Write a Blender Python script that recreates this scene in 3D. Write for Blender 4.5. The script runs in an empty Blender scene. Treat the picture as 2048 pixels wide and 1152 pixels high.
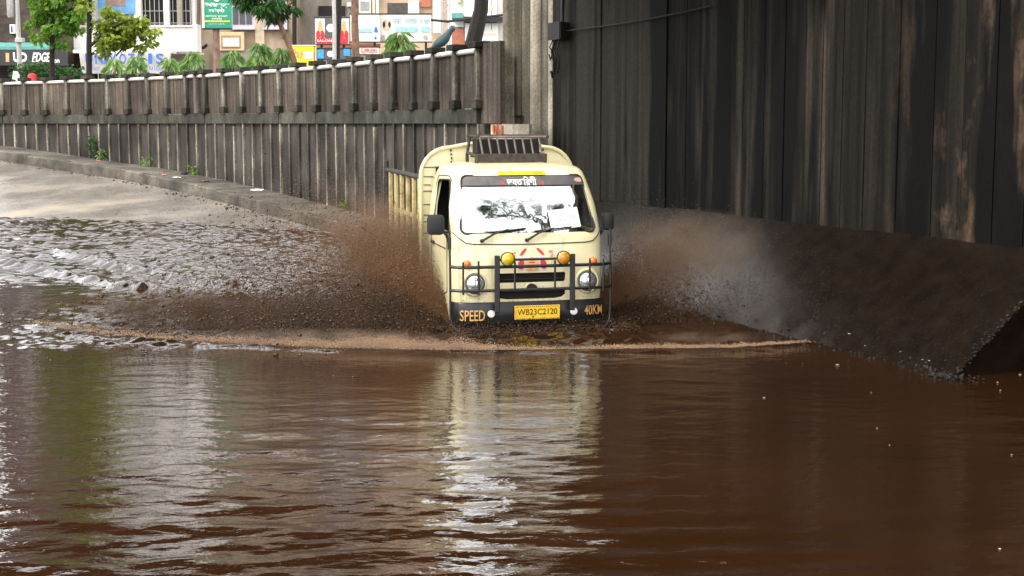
import bpy, bmesh, math, random
import numpy as np
from mathutils import Vector, Matrix, noise as mnoise

R = math.radians
random.seed(7)
rng = np.random.default_rng(7)
scene = bpy.context.scene
COL = scene.collection

# ------------------------------------------------------------------ camera, sky, sun, exposure
F = 2844.0
CZ = 2.0
PITCH = math.atan((576 - 247) / F)
cam_d = bpy.data.cameras.new('camera')
cam_d.lens = 50
cam_d.sensor_width = 36
cam_d.clip_start = 0.1
cam_d.clip_end = 2000
cam = bpy.data.objects.new('camera', cam_d)
COL.objects.link(cam)
cam.location = (0, 0, CZ)
cam.rotation_euler = (R(90) - PITCH, 0, 0)
scene.camera = cam

world = bpy.data.worlds.new('World')
scene.world = world
world.use_nodes = True
wn = world.node_tree.nodes
wl = world.node_tree.links
bg = wn['Background']
sky = wn.new('ShaderNodeTexSky')
sky.sky_type = 'NISHITA'
sky.sun_disc = False
sky.sun_elevation = R(52)
sky.sun_rotation = R(-131)
sky.air_density = 1.5
sky.dust_density = 3.0
wmix = wn.new('ShaderNodeMix')
wmix.data_type = 'RGBA'
wmix.inputs[0].default_value = 0.82          # overcast: mostly even pale cloud
wmix.inputs[7].default_value = (13.0, 12.8, 12.6, 1)
wl.new(sky.outputs[0], wmix.inputs[6])
wl.new(wmix.outputs[2], bg.inputs[0])
bg.inputs[1].default_value = 0.14

sun_d = bpy.data.lights.new('sun', 'SUN')
sun_d.energy = 1.3
sun_d.angle = R(14)
sun_d.color = (1.0, 0.95, 0.86)
sun = bpy.data.objects.new('sun', sun_d)
COL.objects.link(sun)
# direction towards the sun: left of the camera and a little behind it
sd = Vector((-0.60, -0.52, 0.78)).normalized()
sun.rotation_euler = sd.to_track_quat('Z', 'Y').to_euler()

scene.view_settings.view_transform = 'Standard'
scene.view_settings.look = 'None'
scene.view_settings.exposure = 0.92
scene.view_settings.gamma = 1
scene.view_settings.use_curve_mapping = False
scene.cycles.use_denoising = True
scene.cycles.max_bounces = 8
scene.cycles.diffuse_bounces = 3
scene.cycles.glossy_bounces = 4
scene.cycles.transmission_bounces = 6
scene.cycles.transparent_max_bounces = 12
scene.cycles.caustics_reflective = False
scene.cycles.caustics_refractive = False
scene.cycles.sample_clamp_indirect = 6.0


# ------------------------------------------------------------------ helpers
def at(px, py, Y):
    """world point seen at photo pixel (px, py) at depth Y"""
    dx = (px - 1024) / F
    dz = (576 - py) / F
    d = Vector((dx, math.cos(PITCH) + dz * math.sin(PITCH), -math.sin(PITCH) + dz * math.cos(PITCH)))
    t = Y / d.y
    return Vector((d.x * t, Y, CZ + d.z * t))


def onz(px, py, z=0.0):
    dx = (px - 1024) / F
    dz = (576 - py) / F
    d = Vector((dx, math.cos(PITCH) + dz * math.sin(PITCH), -math.sin(PITCH) + dz * math.cos(PITCH)))
    t = (z - CZ) / d.z
    return Vector((d.x * t, d.y * t, z))


def link(o, parent=None):
    COL.objects.link(o)
    if parent is not None:
        o.parent = parent
    return o


def empty(name, loc=(0, 0, 0), rz=0.0):
    o = bpy.data.objects.new(name, None)
    o.empty_display_size = 0.2
    o.location = loc
    o.rotation_euler = (0, 0, rz)
    return link(o)


def tag(o, label=None, cat=None, group=None, kind=None):
    if label:
        o['label'] = label
    if cat:
        o['category'] = cat
    if group:
        o['group'] = group
    if kind:
        o['kind'] = kind
    return o


class MB:
    def __init__(self):
        self.v = []
        self.f = []
        self.mi = []
        self.m = 0

    def _add(self, vs, fs):
        b = len(self.v)
        self.v.extend([tuple(p) for p in vs])
        for f in fs:
            self.f.append(tuple(b + i for i in f))
            self.mi.append(self.m)
        return self

    def box(self, c, s, rz=0.0, rx=0.0, ry=0.0):
        hx, hy, hz = s[0] / 2, s[1] / 2, s[2] / 2
        M = Matrix.Rotation(rz, 3, 'Z') @ Matrix.Rotation(ry, 3, 'Y') @ Matrix.Rotation(rx, 3, 'X')
        c = Vector(c)
        vs = [c + M @ Vector((x * hx, y * hy, z * hz)) for x, y, z in
              ((-1, -1, -1), (1, -1, -1), (1, 1, -1), (-1, 1, -1), (-1, -1, 1), (1, -1, 1), (1, 1, 1), (-1, 1, 1))]
        return self._add(vs, [(0, 3, 2, 1), (4, 5, 6, 7), (0, 1, 5, 4), (1, 2, 6, 5), (2, 3, 7, 6), (3, 0, 4, 7)])

    def bbox(self, x0, x1, y0, y1, z0, z1):
        return self.box(((x0 + x1) / 2, (y0 + y1) / 2, (z0 + z1) / 2), (x1 - x0, y1 - y0, z1 - z0))

    def bevbox(self, c, s, b=0.01, rz=0.0, rx=0.0):
        bm = bmesh.new()
        bmesh.ops.create_cube(bm, size=1)
        for v in bm.verts:
            v.co = Vector((v.co.x * s[0], v.co.y * s[1], v.co.z * s[2]))
        bmesh.ops.bevel(bm, geom=bm.edges[:], offset=b, segments=2, affect='EDGES', profile=0.5)
        M = Matrix.Rotation(rz, 3, 'Z') @ Matrix.Rotation(rx, 3, 'X')
        bm.verts.index_update()
        vs = [Vector(c) + M @ v.co for v in bm.verts]
        fs = [tuple(v.index for v in f.verts) for f in bm.faces]
        bm.free()
        return self._add(vs, fs)

    def quad(self, a, b, c, d):
        return self._add([a, b, c, d], [(0, 1, 2, 3)])

    def tube(self, pts, r, n=8, cap=True):
        pts = [Vector(p) for p in pts]
        rs = r if isinstance(r, (list, tuple)) else [r] * len(pts)
        rings = []
        ref = None
        for i, p in enumerate(pts):
            if i == 0:
                t = pts[1] - pts[0]
            elif i == len(pts) - 1:
                t = pts[-1] - pts[-2]
            else:
                t = (pts[i + 1] - p).normalized() + (p - pts[i - 1]).normalized()
            t.normalize()
            if ref is None:
                ref = Vector((0, 0, 1)) if abs(t.z) < 0.9 else Vector((1, 0, 0))
            a = t.cross(ref).normalized()
            b2 = t.cross(a).normalized()
            ref = -b2 if False else b2.cross(t).cross(t) * -1 if False else ref
            rings.append([p + (a * math.cos(2 * math.pi * k / n) + b2 * math.sin(2 * math.pi * k / n)) * rs[i] for k in range(n)])
        vs = [v for ring in rings for v in ring]
        fs = []
        for i in range(len(pts) - 1):
            for k in range(n):
                k2 = (k + 1) % n
                fs.append((i * n + k, i * n + k2, (i + 1) * n + k2, (i + 1) * n + k))
        if cap:
            fs.append(tuple(range(n - 1, -1, -1)))
            fs.append(tuple((len(pts) - 1) * n + k for k in range(n)))
        return self._add(vs, fs)

    def lathe(self, prof, c, axis='Y', n=20):
        """prof: list of (radius, height along axis)"""
        c = Vector(c)
        vs = []
        for r, h in prof:
            for k in range(n):
                a = 2 * math.pi * k / n
                if axis == 'Y':
                    vs.append(c + Vector((r * math.cos(a), h, r * math.sin(a))))
                elif axis == 'X':
                    vs.append(c + Vector((h, r * math.cos(a), r * math.sin(a))))
                else:
                    vs.append(c + Vector((r * math.cos(a), r * math.sin(a), h)))
        fs = []
        for i in range(len(prof) - 1):
            for k in range(n):
                k2 = (k + 1) % n
                fs.append((i * n + k, i * n + k2, (i + 1) * n + k2, (i + 1) * n + k))
        fs.append(tuple(range(n - 1, -1, -1)))
        fs.append(tuple((len(prof) - 1) * n + k for k in range(n)))
        return self._add(vs, fs)

    def prism(self, poly, fn, h0, h1):
        """poly: 2-D outline, fn(a, b, h) -> 3-D"""
        n = len(poly)
        vs = [fn(a, b, h0) for a, b in poly] + [fn(a, b, h1) for a, b in poly]
        fs = [tuple(range(n - 1, -1, -1)), tuple(range(n, 2 * n))]
        for k in range(n):
            k2 = (k + 1) % n
            fs.append((k, k2, n + k2, n + k))
        return self._add(vs, fs)

    def grid(self, fn, us, vs_):
        b = [[fn(u, v) for u in us] for v in vs_]
        nu = len(us)
        vv = [p for row in b for p in row]
        fs = []
        for j in range(len(vs_) - 1):
            for i in range(nu - 1):
                fs.append((j * nu + i, j * nu + i + 1, (j + 1) * nu + i + 1, (j + 1) * nu + i))
        return self._add(vv, fs)

    def mesh(self, name, mats, smooth=False, fix=True):
        me = bpy.data.meshes.new(name)
        me.from_pydata([tuple(p) for p in self.v], [], self.f)
        if not isinstance(mats, (list, tuple)):
            mats = [mats]
        for m in mats:
            me.materials.append(m)
        if len(mats) > 1:
            me.polygons.foreach_set('material_index', self.mi)
        if fix:
            bm = bmesh.new()
            bm.from_mesh(me)
            bmesh.ops.recalc_face_normals(bm, faces=bm.faces[:])
            bm.to_mesh(me)
            bm.free()
        if smooth:
            me.polygons.foreach_set('use_smooth', [True] * len(me.polygons))
            me.set_sharp_from_angle(angle=R(38))
        me.update()
        return me

    def build(self, name, mats, parent=None, smooth=False, fix=True, loc=None, rz=None):
        o = bpy.data.objects.new(name, self.mesh(name, mats, smooth, fix))
        if loc is not None:
            o.location = loc
        if rz is not None:
            o.rotation_euler = (0, 0, rz)
        return link(o, parent)


def place(me, name, parent, loc, rz=0.0):
    o = bpy.data.objects.new(name, me)
    o.location = loc
    o.rotation_euler = (0, 0, rz)
    return link(o, parent)


def np_mesh(name, verts, faces, mat, smooth=True):
    me = bpy.data.meshes.new(name)
    nv, nf, k = len(verts), len(faces), faces.shape[1]
    me.vertices.add(nv)
    me.vertices.foreach_set('co', np.asarray(verts, np.float32).ravel())
    me.loops.add(nf * k)
    me.loops.foreach_set('vertex_index', np.asarray(faces, np.int32).ravel())
    me.polygons.add(nf)
    me.polygons.foreach_set('loop_start', np.arange(0, nf * k, k, dtype=np.int32))
    me.polygons.foreach_set('use_smooth', np.full(nf, smooth, dtype=bool))
    me.materials.append(mat)
    me.update(calc_edges=True)
    me.validate()
    return me


def text_verts(s, w, h, bold=0.0, depth=0.004):
    """flat lettering as a mesh centred on the origin in x (width) / z (height) facing -y, scaled to w x h"""
    cu = bpy.data.curves.new('lettering', 'FONT')
    cu.body = s
    cu.size = 1
    cu.align_x = 'CENTER'
    cu.offset = bold
    cu.resolution_u = 3
    ob = bpy.data.objects.new('lettering', cu)
    me = bpy.data.meshes.new_from_object(ob)
    vs = np.array([v.co[:] for v in me.vertices]) if len(me.vertices) else np.zeros((0, 3))
    fs = [tuple(p.vertices) for p in me.polygons]
    bpy.data.objects.remove(ob)
    bpy.data.curves.remove(cu)
    bpy.data.meshes.remove(me)
    if len(vs) == 0:
        return [], []
    lo, hi = vs.min(0), vs.max(0)
    c = (lo + hi) / 2
    ex = np.maximum(hi - lo, 1e-6)
    out = [((p[0] - c[0]) / ex[0] * w, (p[1] - c[1]) / ex[1] * h) for p in vs]
    return out, fs


def lettering(name, s, w, h, mat, parent, fn, bold=0.0):
    """fn(x, z) -> 3-D point on the surface that carries the writing"""
    v2, fs = text_verts(s, w, h, bold)
    if not v2:
        return None
    m = MB()
    m._add([fn(a, b) for a, b in v2], fs)
    return m.build(name, mat, parent, fix=False)


# ------------------------------------------------------------------ materials
MATS = {}


class NT:
    def __init__(self, m):
        self.n = m.node_tree.nodes
        self.l = m.node_tree.links
        self.p = self.n['Principled BSDF']
        self.out = self.n['Material Output']

    def coord(self, kind='Object', scale=(1, 1, 1)):
        if kind == 'World':
            g = self.n.new('ShaderNodeNewGeometry')
            o = g.outputs['Position']
        else:
            t = self.n.new('ShaderNodeTexCoord')
            o = t.outputs[kind]
        mp = self.n.new('ShaderNodeMapping')
        mp.inputs['Scale'].default_value = scale
        self.l.new(o, mp.inputs['Vector'])
        return mp.outputs[0]

    def noise(self, vec, scale=5, detail=4, rough=0.55, dist=0.0):
        t = self.n.new('ShaderNodeTexNoise')
        t.inputs['Scale'].default_value = scale
        t.inputs['Detail'].default_value = detail
        t.inputs['Roughness'].default_value = rough
        t.inputs['Distortion'].default_value = dist
        self.l.new(vec, t.inputs['Vector'])
        return t.outputs['Fac']

    def ramp(self, fac, stops):
        r = self.n.new('ShaderNodeValToRGB')
        e = r.color_ramp.elements
        while len(e) < len(stops):
            e.new(0.5)
        for i, (p, c) in enumerate(stops):
            e[i].position = p
            if not isinstance(c, (tuple, list)):
                c = (c, c, c)
            e[i].color = (c[0], c[1], c[2], 1)
        self.l.new(fac, r.inputs[0])
        return r.outputs[0]

    def mix(self, fac, a, b, mode='MIX'):
        m = self.n.new('ShaderNodeMix')
        m.data_type = 'RGBA'
        m.blend_type = mode
        for sock, val in ((m.inputs[0], fac), (m.inputs[6], a), (m.inputs[7], b)):
            if hasattr(val, 'is_linked') or hasattr(val, 'links'):
                self.l.new(val, sock)
            elif isinstance(val, (tuple, list)):
                sock.default_value = (val[0], val[1], val[2], 1)
            else:
                sock.default_value = val
        return m.outputs[2]

    def math(self, op, a, b=0.0):
        m = self.n.new('ShaderNodeMath')
        m.operation = op
        for sock, val in ((m.inputs[0], a), (m.inputs[1], b)):
            if hasattr(val, 'links'):
                self.l.new(val, sock)
            else:
                sock.default_value = val
        return m.outputs[0]

    def bump(self, h, strength=0.3, dist=0.02, normal=None):
        b = self.n.new('ShaderNodeBump')
        b.inputs['Strength'].default_value = strength
        b.inputs['Distance'].default_value = dist
        self.l.new(h, b.inputs['Height'])
        if normal is not None:
            self.l.new(normal, b.inputs['Normal'])
        return b.outputs[0]

    def rand(self):
        return self.n.new('ShaderNodeObjectInfo').outputs['Random']

    def set(self, base=None, rough=None, normal=None, metallic=None, spec=None):
        for key, val in (('Base Color', base), ('Roughness', rough), ('Normal', normal), ('Metallic', metallic), ('Specular IOR Level', spec)):
            if val is None:
                continue
            s = self.p.inputs[key]
            if hasattr(val, 'links'):
                self.l.new(val, s)
            elif isinstance(val, (tuple, list)):
                s.default_value = (val[0], val[1], val[2], 1)
            else:
                s.default_value = val


def newmat(name):
    m = bpy.data.materials.new(name)
    m.use_nodes = True
    MATS[name] = m
    return m, NT(m)


def plain(name, col, rough=0.6, var=0.15, scale=12, metallic=0.0, coat=0.0, spec=0.5, dirt=None):
    m, t = newmat(name)
    v = t.coord('Object')
    nz = t.noise(v, scale, 4)
    c0 = tuple(c * (1 - var) for c in col)
    c1 = tuple(min(1, c * (1 + var)) for c in col)
    c = t.ramp(nz, [(0.3, c0), (0.7, c1)])
    if dirt:
        d = t.ramp(t.noise(v, 3.5, 6, 0.65), [(0.52, 0.0), (0.75, 1.0)])
        c = t.mix(d, c, dirt)
    t.set(base=c, rough=rough, metallic=metallic, spec=spec)
    if coat:
        t.p.inputs['Coat Weight'].default_value = coat
        t.p.inputs['Coat Roughness'].default_value = 0.1
    return m


def streaky(name, cols, scale=(5, 5, 0.35), rough=0.85, bump=0.4, rnd=0.25, fine=28, spec=0.3, gain=1.0, fs=1.0):
    """weathered vertical streaks, world space"""
    m, t = newmat(name)
    cols = [tuple(x * gain for x in cc) for cc in cols]
    v = t.coord('World', scale)
    n1 = t.noise(v, 1.0, 6, 0.62)
    v2 = t.coord('World', (1, 1, 1))
    n2 = t.noise(v2, fine, 4, 0.6)
    n3 = t.noise(v2, 0.9, 3, 0.5)
    c = t.ramp(n1, [(0.32 + 0.36 * i / (len(cols) - 1), cc) for i, cc in enumerate(cols)])
    g = t.ramp(n2, [(0.3, 1 - 0.38 * fs), (0.7, 1 + 0.25 * fs)])
    c = t.mix(1.0, c, g, 'MULTIPLY')
    g3 = t.ramp(n3, [(0.32, 1 - 0.55 * fs), (0.68, 1 + 0.35 * fs)])
    c = t.mix(1.0, c, g3, 'MULTIPLY')
    r = t.math('MULTIPLY_ADD', t.rand(), rnd * 2)
    r.node.inputs[2].default_value = 1 - rnd
    c = t.mix(1.0, c, r, 'MULTIPLY')
    h = t.math('ADD', n1, t.math('MULTIPLY', n2, 0.5))
    t.set(base=c, rough=rough, normal=t.bump(h, bump, 0.02), spec=spec)
    return m


M_soot, t = newmat('sooty_wet_concrete')
n1 = t.noise(t.coord('World', (5.5, 5.5, 0.13)), 1.0, 7, 0.66)
n2 = t.noise(t.coord('World', (1.5, 1.5, 0.16)), 1.0, 4, 0.6)
n3 = t.noise(t.coord('World'), 26, 4, 0.6)
n4 = t.noise(t.coord('World', (1, 1, 0.5)), 1.9, 5, 0.7)
c = t.ramp(n1, [(0.33, (0.002, 0.0019, 0.0018)), (0.45, (0.009, 0.0078, 0.0064)), (0.55, (0.019, 0.016, 0.0125)), (0.68, (0.058, 0.049, 0.038))])
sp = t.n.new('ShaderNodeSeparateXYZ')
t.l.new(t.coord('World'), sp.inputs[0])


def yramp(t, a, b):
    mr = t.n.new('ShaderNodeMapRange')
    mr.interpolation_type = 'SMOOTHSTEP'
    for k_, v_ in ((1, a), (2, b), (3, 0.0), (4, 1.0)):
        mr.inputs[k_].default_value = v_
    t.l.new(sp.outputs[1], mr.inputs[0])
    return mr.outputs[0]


# wall colour turns greyer towards the far end; the near end carries rusty patches painted paler as if lit
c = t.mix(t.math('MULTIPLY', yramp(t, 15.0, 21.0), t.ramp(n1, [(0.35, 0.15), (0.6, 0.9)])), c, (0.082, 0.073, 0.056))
lit_rustm = t.math('MULTIPLY', yramp(t, 14.2, 12.6), t.ramp(n4, [(0.50, 0.0), (0.62, 1.0)]))
c = t.mix(t.math('MULTIPLY', lit_rustm, 0.8), c, t.mix(n1, (0.05, 0.03, 0.018), (0.17, 0.11, 0.07)))
c = t.mix(t.ramp(n2, [(0.48, 0.0), (0.55, 0.97)]), c, (0.002, 0.002, 0.002))
c = t.mix(1.0, c, t.ramp(n3, [(0.3, 0.7), (0.7, 1.2)]), 'MULTIPLY')
r = t.math('MULTIPLY_ADD', t.rand(), 0.5)
r.node.inputs[2].default_value = 0.75
c = t.mix(1.0, c, r, 'MULTIPLY')
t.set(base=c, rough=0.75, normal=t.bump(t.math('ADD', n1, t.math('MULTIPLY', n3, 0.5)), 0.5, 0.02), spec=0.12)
M_nose_lit = streaky('lit_streaked_concrete', [(0.26, 0.23, 0.18), (0.48, 0.43, 0.34), (0.74, 0.68, 0.56)], (6, 6, 0.25), 0.8, 0.5, 0.2, 26)  # colour raised to paint daylight onto the nose
M_bank = None
M_band = streaky('mossy_grey_concrete', [(0.055, 0.055, 0.04), (0.10, 0.10, 0.075), (0.17, 0.165, 0.13)], (4, 4, 2.0), 0.9, 0.5, 0.25, 24, gain=0.55)
M_post = streaky('stained_post_concrete', [(0.05, 0.045, 0.035), (0.11, 0.10, 0.08), (0.30, 0.27, 0.22)], (7, 7, 0.8), 0.9, 0.4, 0.45, 20, gain=1.15)
M_cap = streaky('dark_mossy_concrete', [(0.03, 0.027, 0.022), (0.05, 0.045, 0.036), (0.08, 0.07, 0.055)], (5, 5, 5), 0.95, 0.6, 0.3, 24, gain=0.75)
M_fence = streaky('brown_streaked_concrete', [(0.055, 0.045, 0.036), (0.12, 0.095, 0.075), (0.21, 0.17, 0.13)], (9, 9, 0.35), 0.9, 0.35, 0.25, 26, gain=0.60)
M_pebble = streaky('dark_pebbledash', [(0.045, 0.04, 0.036), (0.08, 0.072, 0.064), (0.13, 0.115, 0.10)], (4, 4, 0.8), 0.95, 0.9, 0.2, 42, gain=0.60)
M_rib = streaky('pale_rib_concrete', [(0.07, 0.06, 0.047), (0.16, 0.14, 0.11), (0.36, 0.325, 0.265)], (6, 6, 1.3), 0.9, 0.3, 0.55, 24, gain=0.95, fs=1.2)
M_kerb = streaky('kerb_concrete', [(0.12, 0.10, 0.08), (0.19, 0.165, 0.135), (0.26, 0.23, 0.19)], (3, 3, 3), 0.8, 0.4, 0.1, 20, gain=0.60)
M_white = plain('white_paint', (0.60, 0.59, 0.56), 0.5, var=0.15, dirt=(0.42, 0.36, 0.28))
M_black = plain('black_enamel', (0.012, 0.012, 0.013), 0.38, var=0.3)
M_rubber = plain('black_rubber', (0.015, 0.015, 0.016), 0.7)
M_dark = plain('dark_interior', (0.012, 0.011, 0.011), 0.9)
M_rust = plain('rusty_dark_steel', (0.045, 0.035, 0.03), 0.75, var=0.5, scale=18)
M_yellow = plain('yellow_plate', (0.80, 0.50, 0.02), 0.5, var=0.1, dirt=(0.35, 0.20, 0.05))
M_gold = plain('painted_gold_letter', (0.62, 0.33, 0.10), 0.6, var=0.25)
M_orange = plain('orange_lens', (0.85, 0.16, 0.015), 0.12, coat=0.8)
M_fog = plain('yellow_lens', (0.62, 0.44, 0.01), 0.08, var=0.3, scale=25, coat=1.0)
M_amber = plain('amber_lens', (0.55, 0.24, 0.005), 0.08, var=0.4, scale=25, coat=1.0)
M_whitept = plain('white_reflector', (0.82, 0.82, 0.8), 0.4)
M_red = plain('red_print', (0.62, 0.03, 0.03), 0.5)
M_skin = plain('peach_print', (0.75, 0.36, 0.14), 0.5)
M_paper = plain('white_paper', (0.86, 0.86, 0.80), 0.8, var=0.03)
M_ink = plain('grey_ink', (0.30, 0.29, 0.27), 0.7)
M_chrome = plain('lamp_reflector', (0.72, 0.74, 0.76), 0.14, metallic=0.75, var=0.25, scale=30, coat=1.0)

# cream truck paint with road dirt
M_cream, t = newmat('cream_truck_paint')
v = t.coord('Object')
n1 = t.noise(v, 4, 5, 0.6)
n2 = t.noise(t.coord('Object', (9, 9, 1.2)), 1.6, 5, 0.65)
c = t.ramp(n1, [(0.3, (0.74, 0.66, 0.38)), (0.7, (0.83, 0.76, 0.49))])
c = t.mix(t.ramp(n2, [(0.54, 0.0), (0.78, 0.6)]), c, (0.30, 0.21, 0.11))
spz = t.n.new('ShaderNodeSeparateXYZ')
t.l.new(t.coord('Object'), spz.inputs[0])
mrz = t.n.new('ShaderNodeMapRange')
for k_, v_ in ((1, 1.0), (2, 0.35), (3, 0.0), (4, 0.17)):
    mrz.inputs[k_].default_value = v_
t.l.new(spz.outputs[2], mrz.inputs[0])
n3 = t.noise(v, 38, 5, 0.7)
spl = t.ramp(t.math('ADD', n3, mrz.outputs[0]), [(0.66, 0.0), (0.74, 0.55)])
c = t.mix(spl, c, (0.20, 0.125, 0.07))
t.set(base=c, rough=t.ramp(n1, [(0.3, 0.28), (0.7, 0.42)]))
t.p.inputs['Coat Weight'].default_value = 0.4
t.p.inputs['Coat Roughness'].default_value = 0.12
M_bed, t = newmat('worn_bed_paint')
v = t.coord('Object')
n1 = t.noise(v, 7, 5, 0.65)
c = t.ramp(n1, [(0.35, (0.30, 0.22, 0.09)), (0.5, (0.58, 0.48, 0.22)), (0.7, (0.66, 0.58, 0.30))])
t.set(base=c, rough=0.6)

# windscreen: tinted reflective film over clear glass
M_glass, t = newmat('reflective_windscreen')
gl = t.n.new('ShaderNodeBsdfGlossy')
gl.inputs['Roughness'].default_value = 0.045
gl.inputs['Color'].default_value = (0.95, 0.97, 1, 1)
tr = t.n.new('ShaderNodeBsdfTransparent')
tr.inputs['Color'].default_value = (0.80, 0.82, 0.80, 1)
mx = t.n.new('ShaderNodeMixShader')
mx.inputs[0].default_value = 0.46
nz = t.noise(t.coord('Object', (1, 1, 1)), 2.2, 3, 0.5)
bn = t.bump(nz, 0.22, 0.05)
t.l.new(bn, gl.inputs['Normal'])
t.l.new(tr.outputs[0], mx.inputs[1])
t.l.new(gl.outputs[0], mx.inputs[2])
t.l.new(mx.outputs[0], t.out.inputs[0])

# muddy water
M_water, t = newmat('muddy_water')
v = t.coord('World', (1.0, 1.7, 1))
nA = t.noise(v, 9.0, 3, 0.5, 0.4)
nB = t.noise(v, 26.0, 3, 0.5)
h = t.math('ADD', nA, t.math('MULTIPLY', nB, 0.22))
nC = t.noise(t.coord('World'), 0.35, 4, 0.6)
c = t.ramp(nC, [(0.3, (0.016, 0.0063, 0.0022)), (0.7, (0.029, 0.0115, 0.0040))])
sp = t.n.new('ShaderNodeSeparateXYZ')
t.l.new(t.coord('World'), sp.inputs[0])
mr = t.n.new('ShaderNodeMapRange')                  # fine choppy water behind the truck, pelted by the spray
mr.interpolation_type = 'SMOOTHSTEP'
for k_, v_ in ((1, 14.0), (2, 19.0), (3, 0.0), (4, 1.0)):
    mr.inputs[k_].default_value = v_
t.l.new(sp.outputs[1], mr.inputs[0])
nD = t.noise(t.coord('World', (1, 0.5, 1)), 2.6, 5, 0.65)
rgh = t.math('ADD', 0.025, t.math('MULTIPLY', mr.outputs[0], t.ramp(nD, [(0.35, 0.03), (0.65, 0.12)])))
t.set(base=c, rough=rgh, normal=t.bump(h, 0.11, 0.03), spec=0.5)
t.p.inputs['IOR'].default_value = 1.7

# wet sooty mud of the sloping bank
M_bank, t = newmat('wet_black_apron')
v = t.coord('World')
n1 = t.noise(v, 5, 6, 0.65)
n2 = t.noise(v, 30, 4, 0.6)
c = t.ramp(n1, [(0.3, (0.0055, 0.0035, 0.0024)), (0.7, (0.014, 0.009, 0.006))])
t.set(base=c, rough=t.ramp(n2, [(0.3, 0.14), (0.7, 0.30)]), normal=t.bump(t.math('ADD', n1, n2), 0.05, 0.006), spec=0.34)
M_rubble = streaky('grey_rubble', [(0.012, 0.010, 0.009), (0.03, 0.026, 0.023), (0.07, 0.062, 0.056)], (14, 14, 14), 0.6, 0.8, 0.5, 40)

# wet road slab
M_road, t = newmat('wet_concrete_road')
v = t.coord('World')
n1 = t.noise(v, 0.5, 5, 0.6)
n2 = t.noise(v, 18, 4, 0.6)
c = t.ramp(n1, [(0.3, (0.17, 0.145, 0.12)), (0.5, (0.21, 0.19, 0.17)), (0.72, (0.30, 0.24, 0.165))])
c = t.mix(1.0, c, t.ramp(n2, [(0.3, 0.75), (0.7, 1.15)]), 'MULTIPLY')
t.set(base=c, rough=t.ramp(n1, [(0.38, 0.12), (0.66, 0.42)]), normal=t.bump(n2, 0.25, 0.01))
M_earth = plain('brown_earth', (0.14, 0.10, 0.07), 0.95, var=0.3, scale=3)
M_street = plain('street_asphalt', (0.07, 0.065, 0.06), 0.9, var=0.2, scale=3)

# spray droplets
M_spray, t = newmat('muddy_droplets')
c = t.ramp(t.noise(t.coord('World'), 2.2, 3), [(0.3, (0.30, 0.165, 0.085)), (0.7, (0.44, 0.26, 0.14))])
t.set(base=c, rough=0.15)
tl = t.n.new('ShaderNodeBsdfTranslucent')
t.l.new(c, tl.inputs[0])
mx = t.n.new('ShaderNodeMixShader')
mx.inputs[0].default_value = 0.5
t.l.new(t.p.outputs[0], mx.inputs[1])
t.l.new(tl.outputs[0], mx.inputs[2])
t.l.new(mx.outputs[0], t.out.inputs[0])


M_spray_shade = plain('shaded_muddy_droplets', (0.065, 0.034, 0.017), 0.2, .25, 3)  # same muddy water as the spray, with shade painted in darker
M_foamy = plain('aerated_mud_foam', (0.40, 0.26, 0.16), 0.6, .3, 2.5)


def leafmat(name, a, b):
    m, t = newmat(name)
    nz = t.noise(t.coord('World'), 3.0, 3)
    r = t.n.new('ShaderNodeNewGeometry').outputs['Random Per Island']
    c = t.mix(r, a, b)
    c = t.mix(t.ramp(nz, [(0.35, 0.0), (0.65, 0.6)]), c, tuple(x * 0.55 for x in a))
    t.set(base=c, rough=0.5)
    tl = t.n.new('ShaderNodeBsdfTranslucent')
    t.l.new(c, tl.inputs[0])
    mx = t.n.new('ShaderNodeMixShader')
    mx.inputs[0].default_value = 0.4
    t.l.new(t.p.outputs[0], mx.inputs[1])
    t.l.new(tl.outputs[0], mx.inputs[2])
    t.l.new(mx.outputs[0], t.out.inputs[0])
    return m


M_leaf = leafmat('bright_green_leaf', (0.09, 0.24, 0.02), (0.26, 0.42, 0.05))
M_leafy = leafmat('yellow_green_leaf', (0.18, 0.28, 0.025), (0.42, 0.48, 0.07))
M_leafd = leafmat('dark_green_leaf', (0.02, 0.075, 0.012), (0.06, 0.17, 0.03))
M_leafw = leafmat('weeping_leaf', (0.10, 0.24, 0.04), (0.36, 0.52, 0.18))
M_bark = plain('dark_bark', (0.016, 0.012, 0.010), 0.95, var=0.4, scale=20)
M_bark2 = plain('brown_bark', (0.16, 0.09, 0.055), 0.9, var=0.45, scale=9)

# ------------------------------------------------------------------ retaining wall curve (plan)
POST = 0.986
NP_ = 34
C_pts = [(-0.51, 22.49)]
C_th = []
for i in range(NP_):
    u = min((i + 0.5) / 25.0, 1.04)
    th = 0.397 + 0.324 * u + 0.311 * u * u
    C_th.append(th)
    x, y = C_pts[-1]
    C_pts.append((x - POST * math.sin(th), y + POST * math.cos(th)))


def wallp(l):
    """l in posts along the wall (negative: towards the camera) -> (x, y, heading)"""
    if l < 0:
        th = C_th[0]
        return C_pts[0][0] - POST * l * math.sin(th), C_pts[0][1] + POST * l * math.cos(th), th
    i = min(int(l), NP_ - 1)
    f = l - i
    a, b = C_pts[i], C_pts[i + 1]
    th0 = C_th[i]
    return a[0] + (b[0] - a[0]) * f, a[1] + (b[1] - a[1]) * f, th0


def wp(l, t=0.0, z=0.0):
    """point t metres from the wall face towards the road"""
    x, y, th = wallp(l)
    return Vector((x - math.cos(th) * t, y - math.sin(th) * t, z))


ZS = ([-10, 22, 24.4, 27, 30, 32.8, 36, 38.4, 41, 47, 60], [0.06, 0.10, 0.17, 0.225, 0.386, 0.59, 0.85, 1.03, 1.35, 1.95, 3.0])


def zside(l):
    return float(np.interp(wallp(l)[1], ZS[0], ZS[1]))


def walkw(l):
    return 0.92 + 0.02 * max(0, l)


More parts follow.
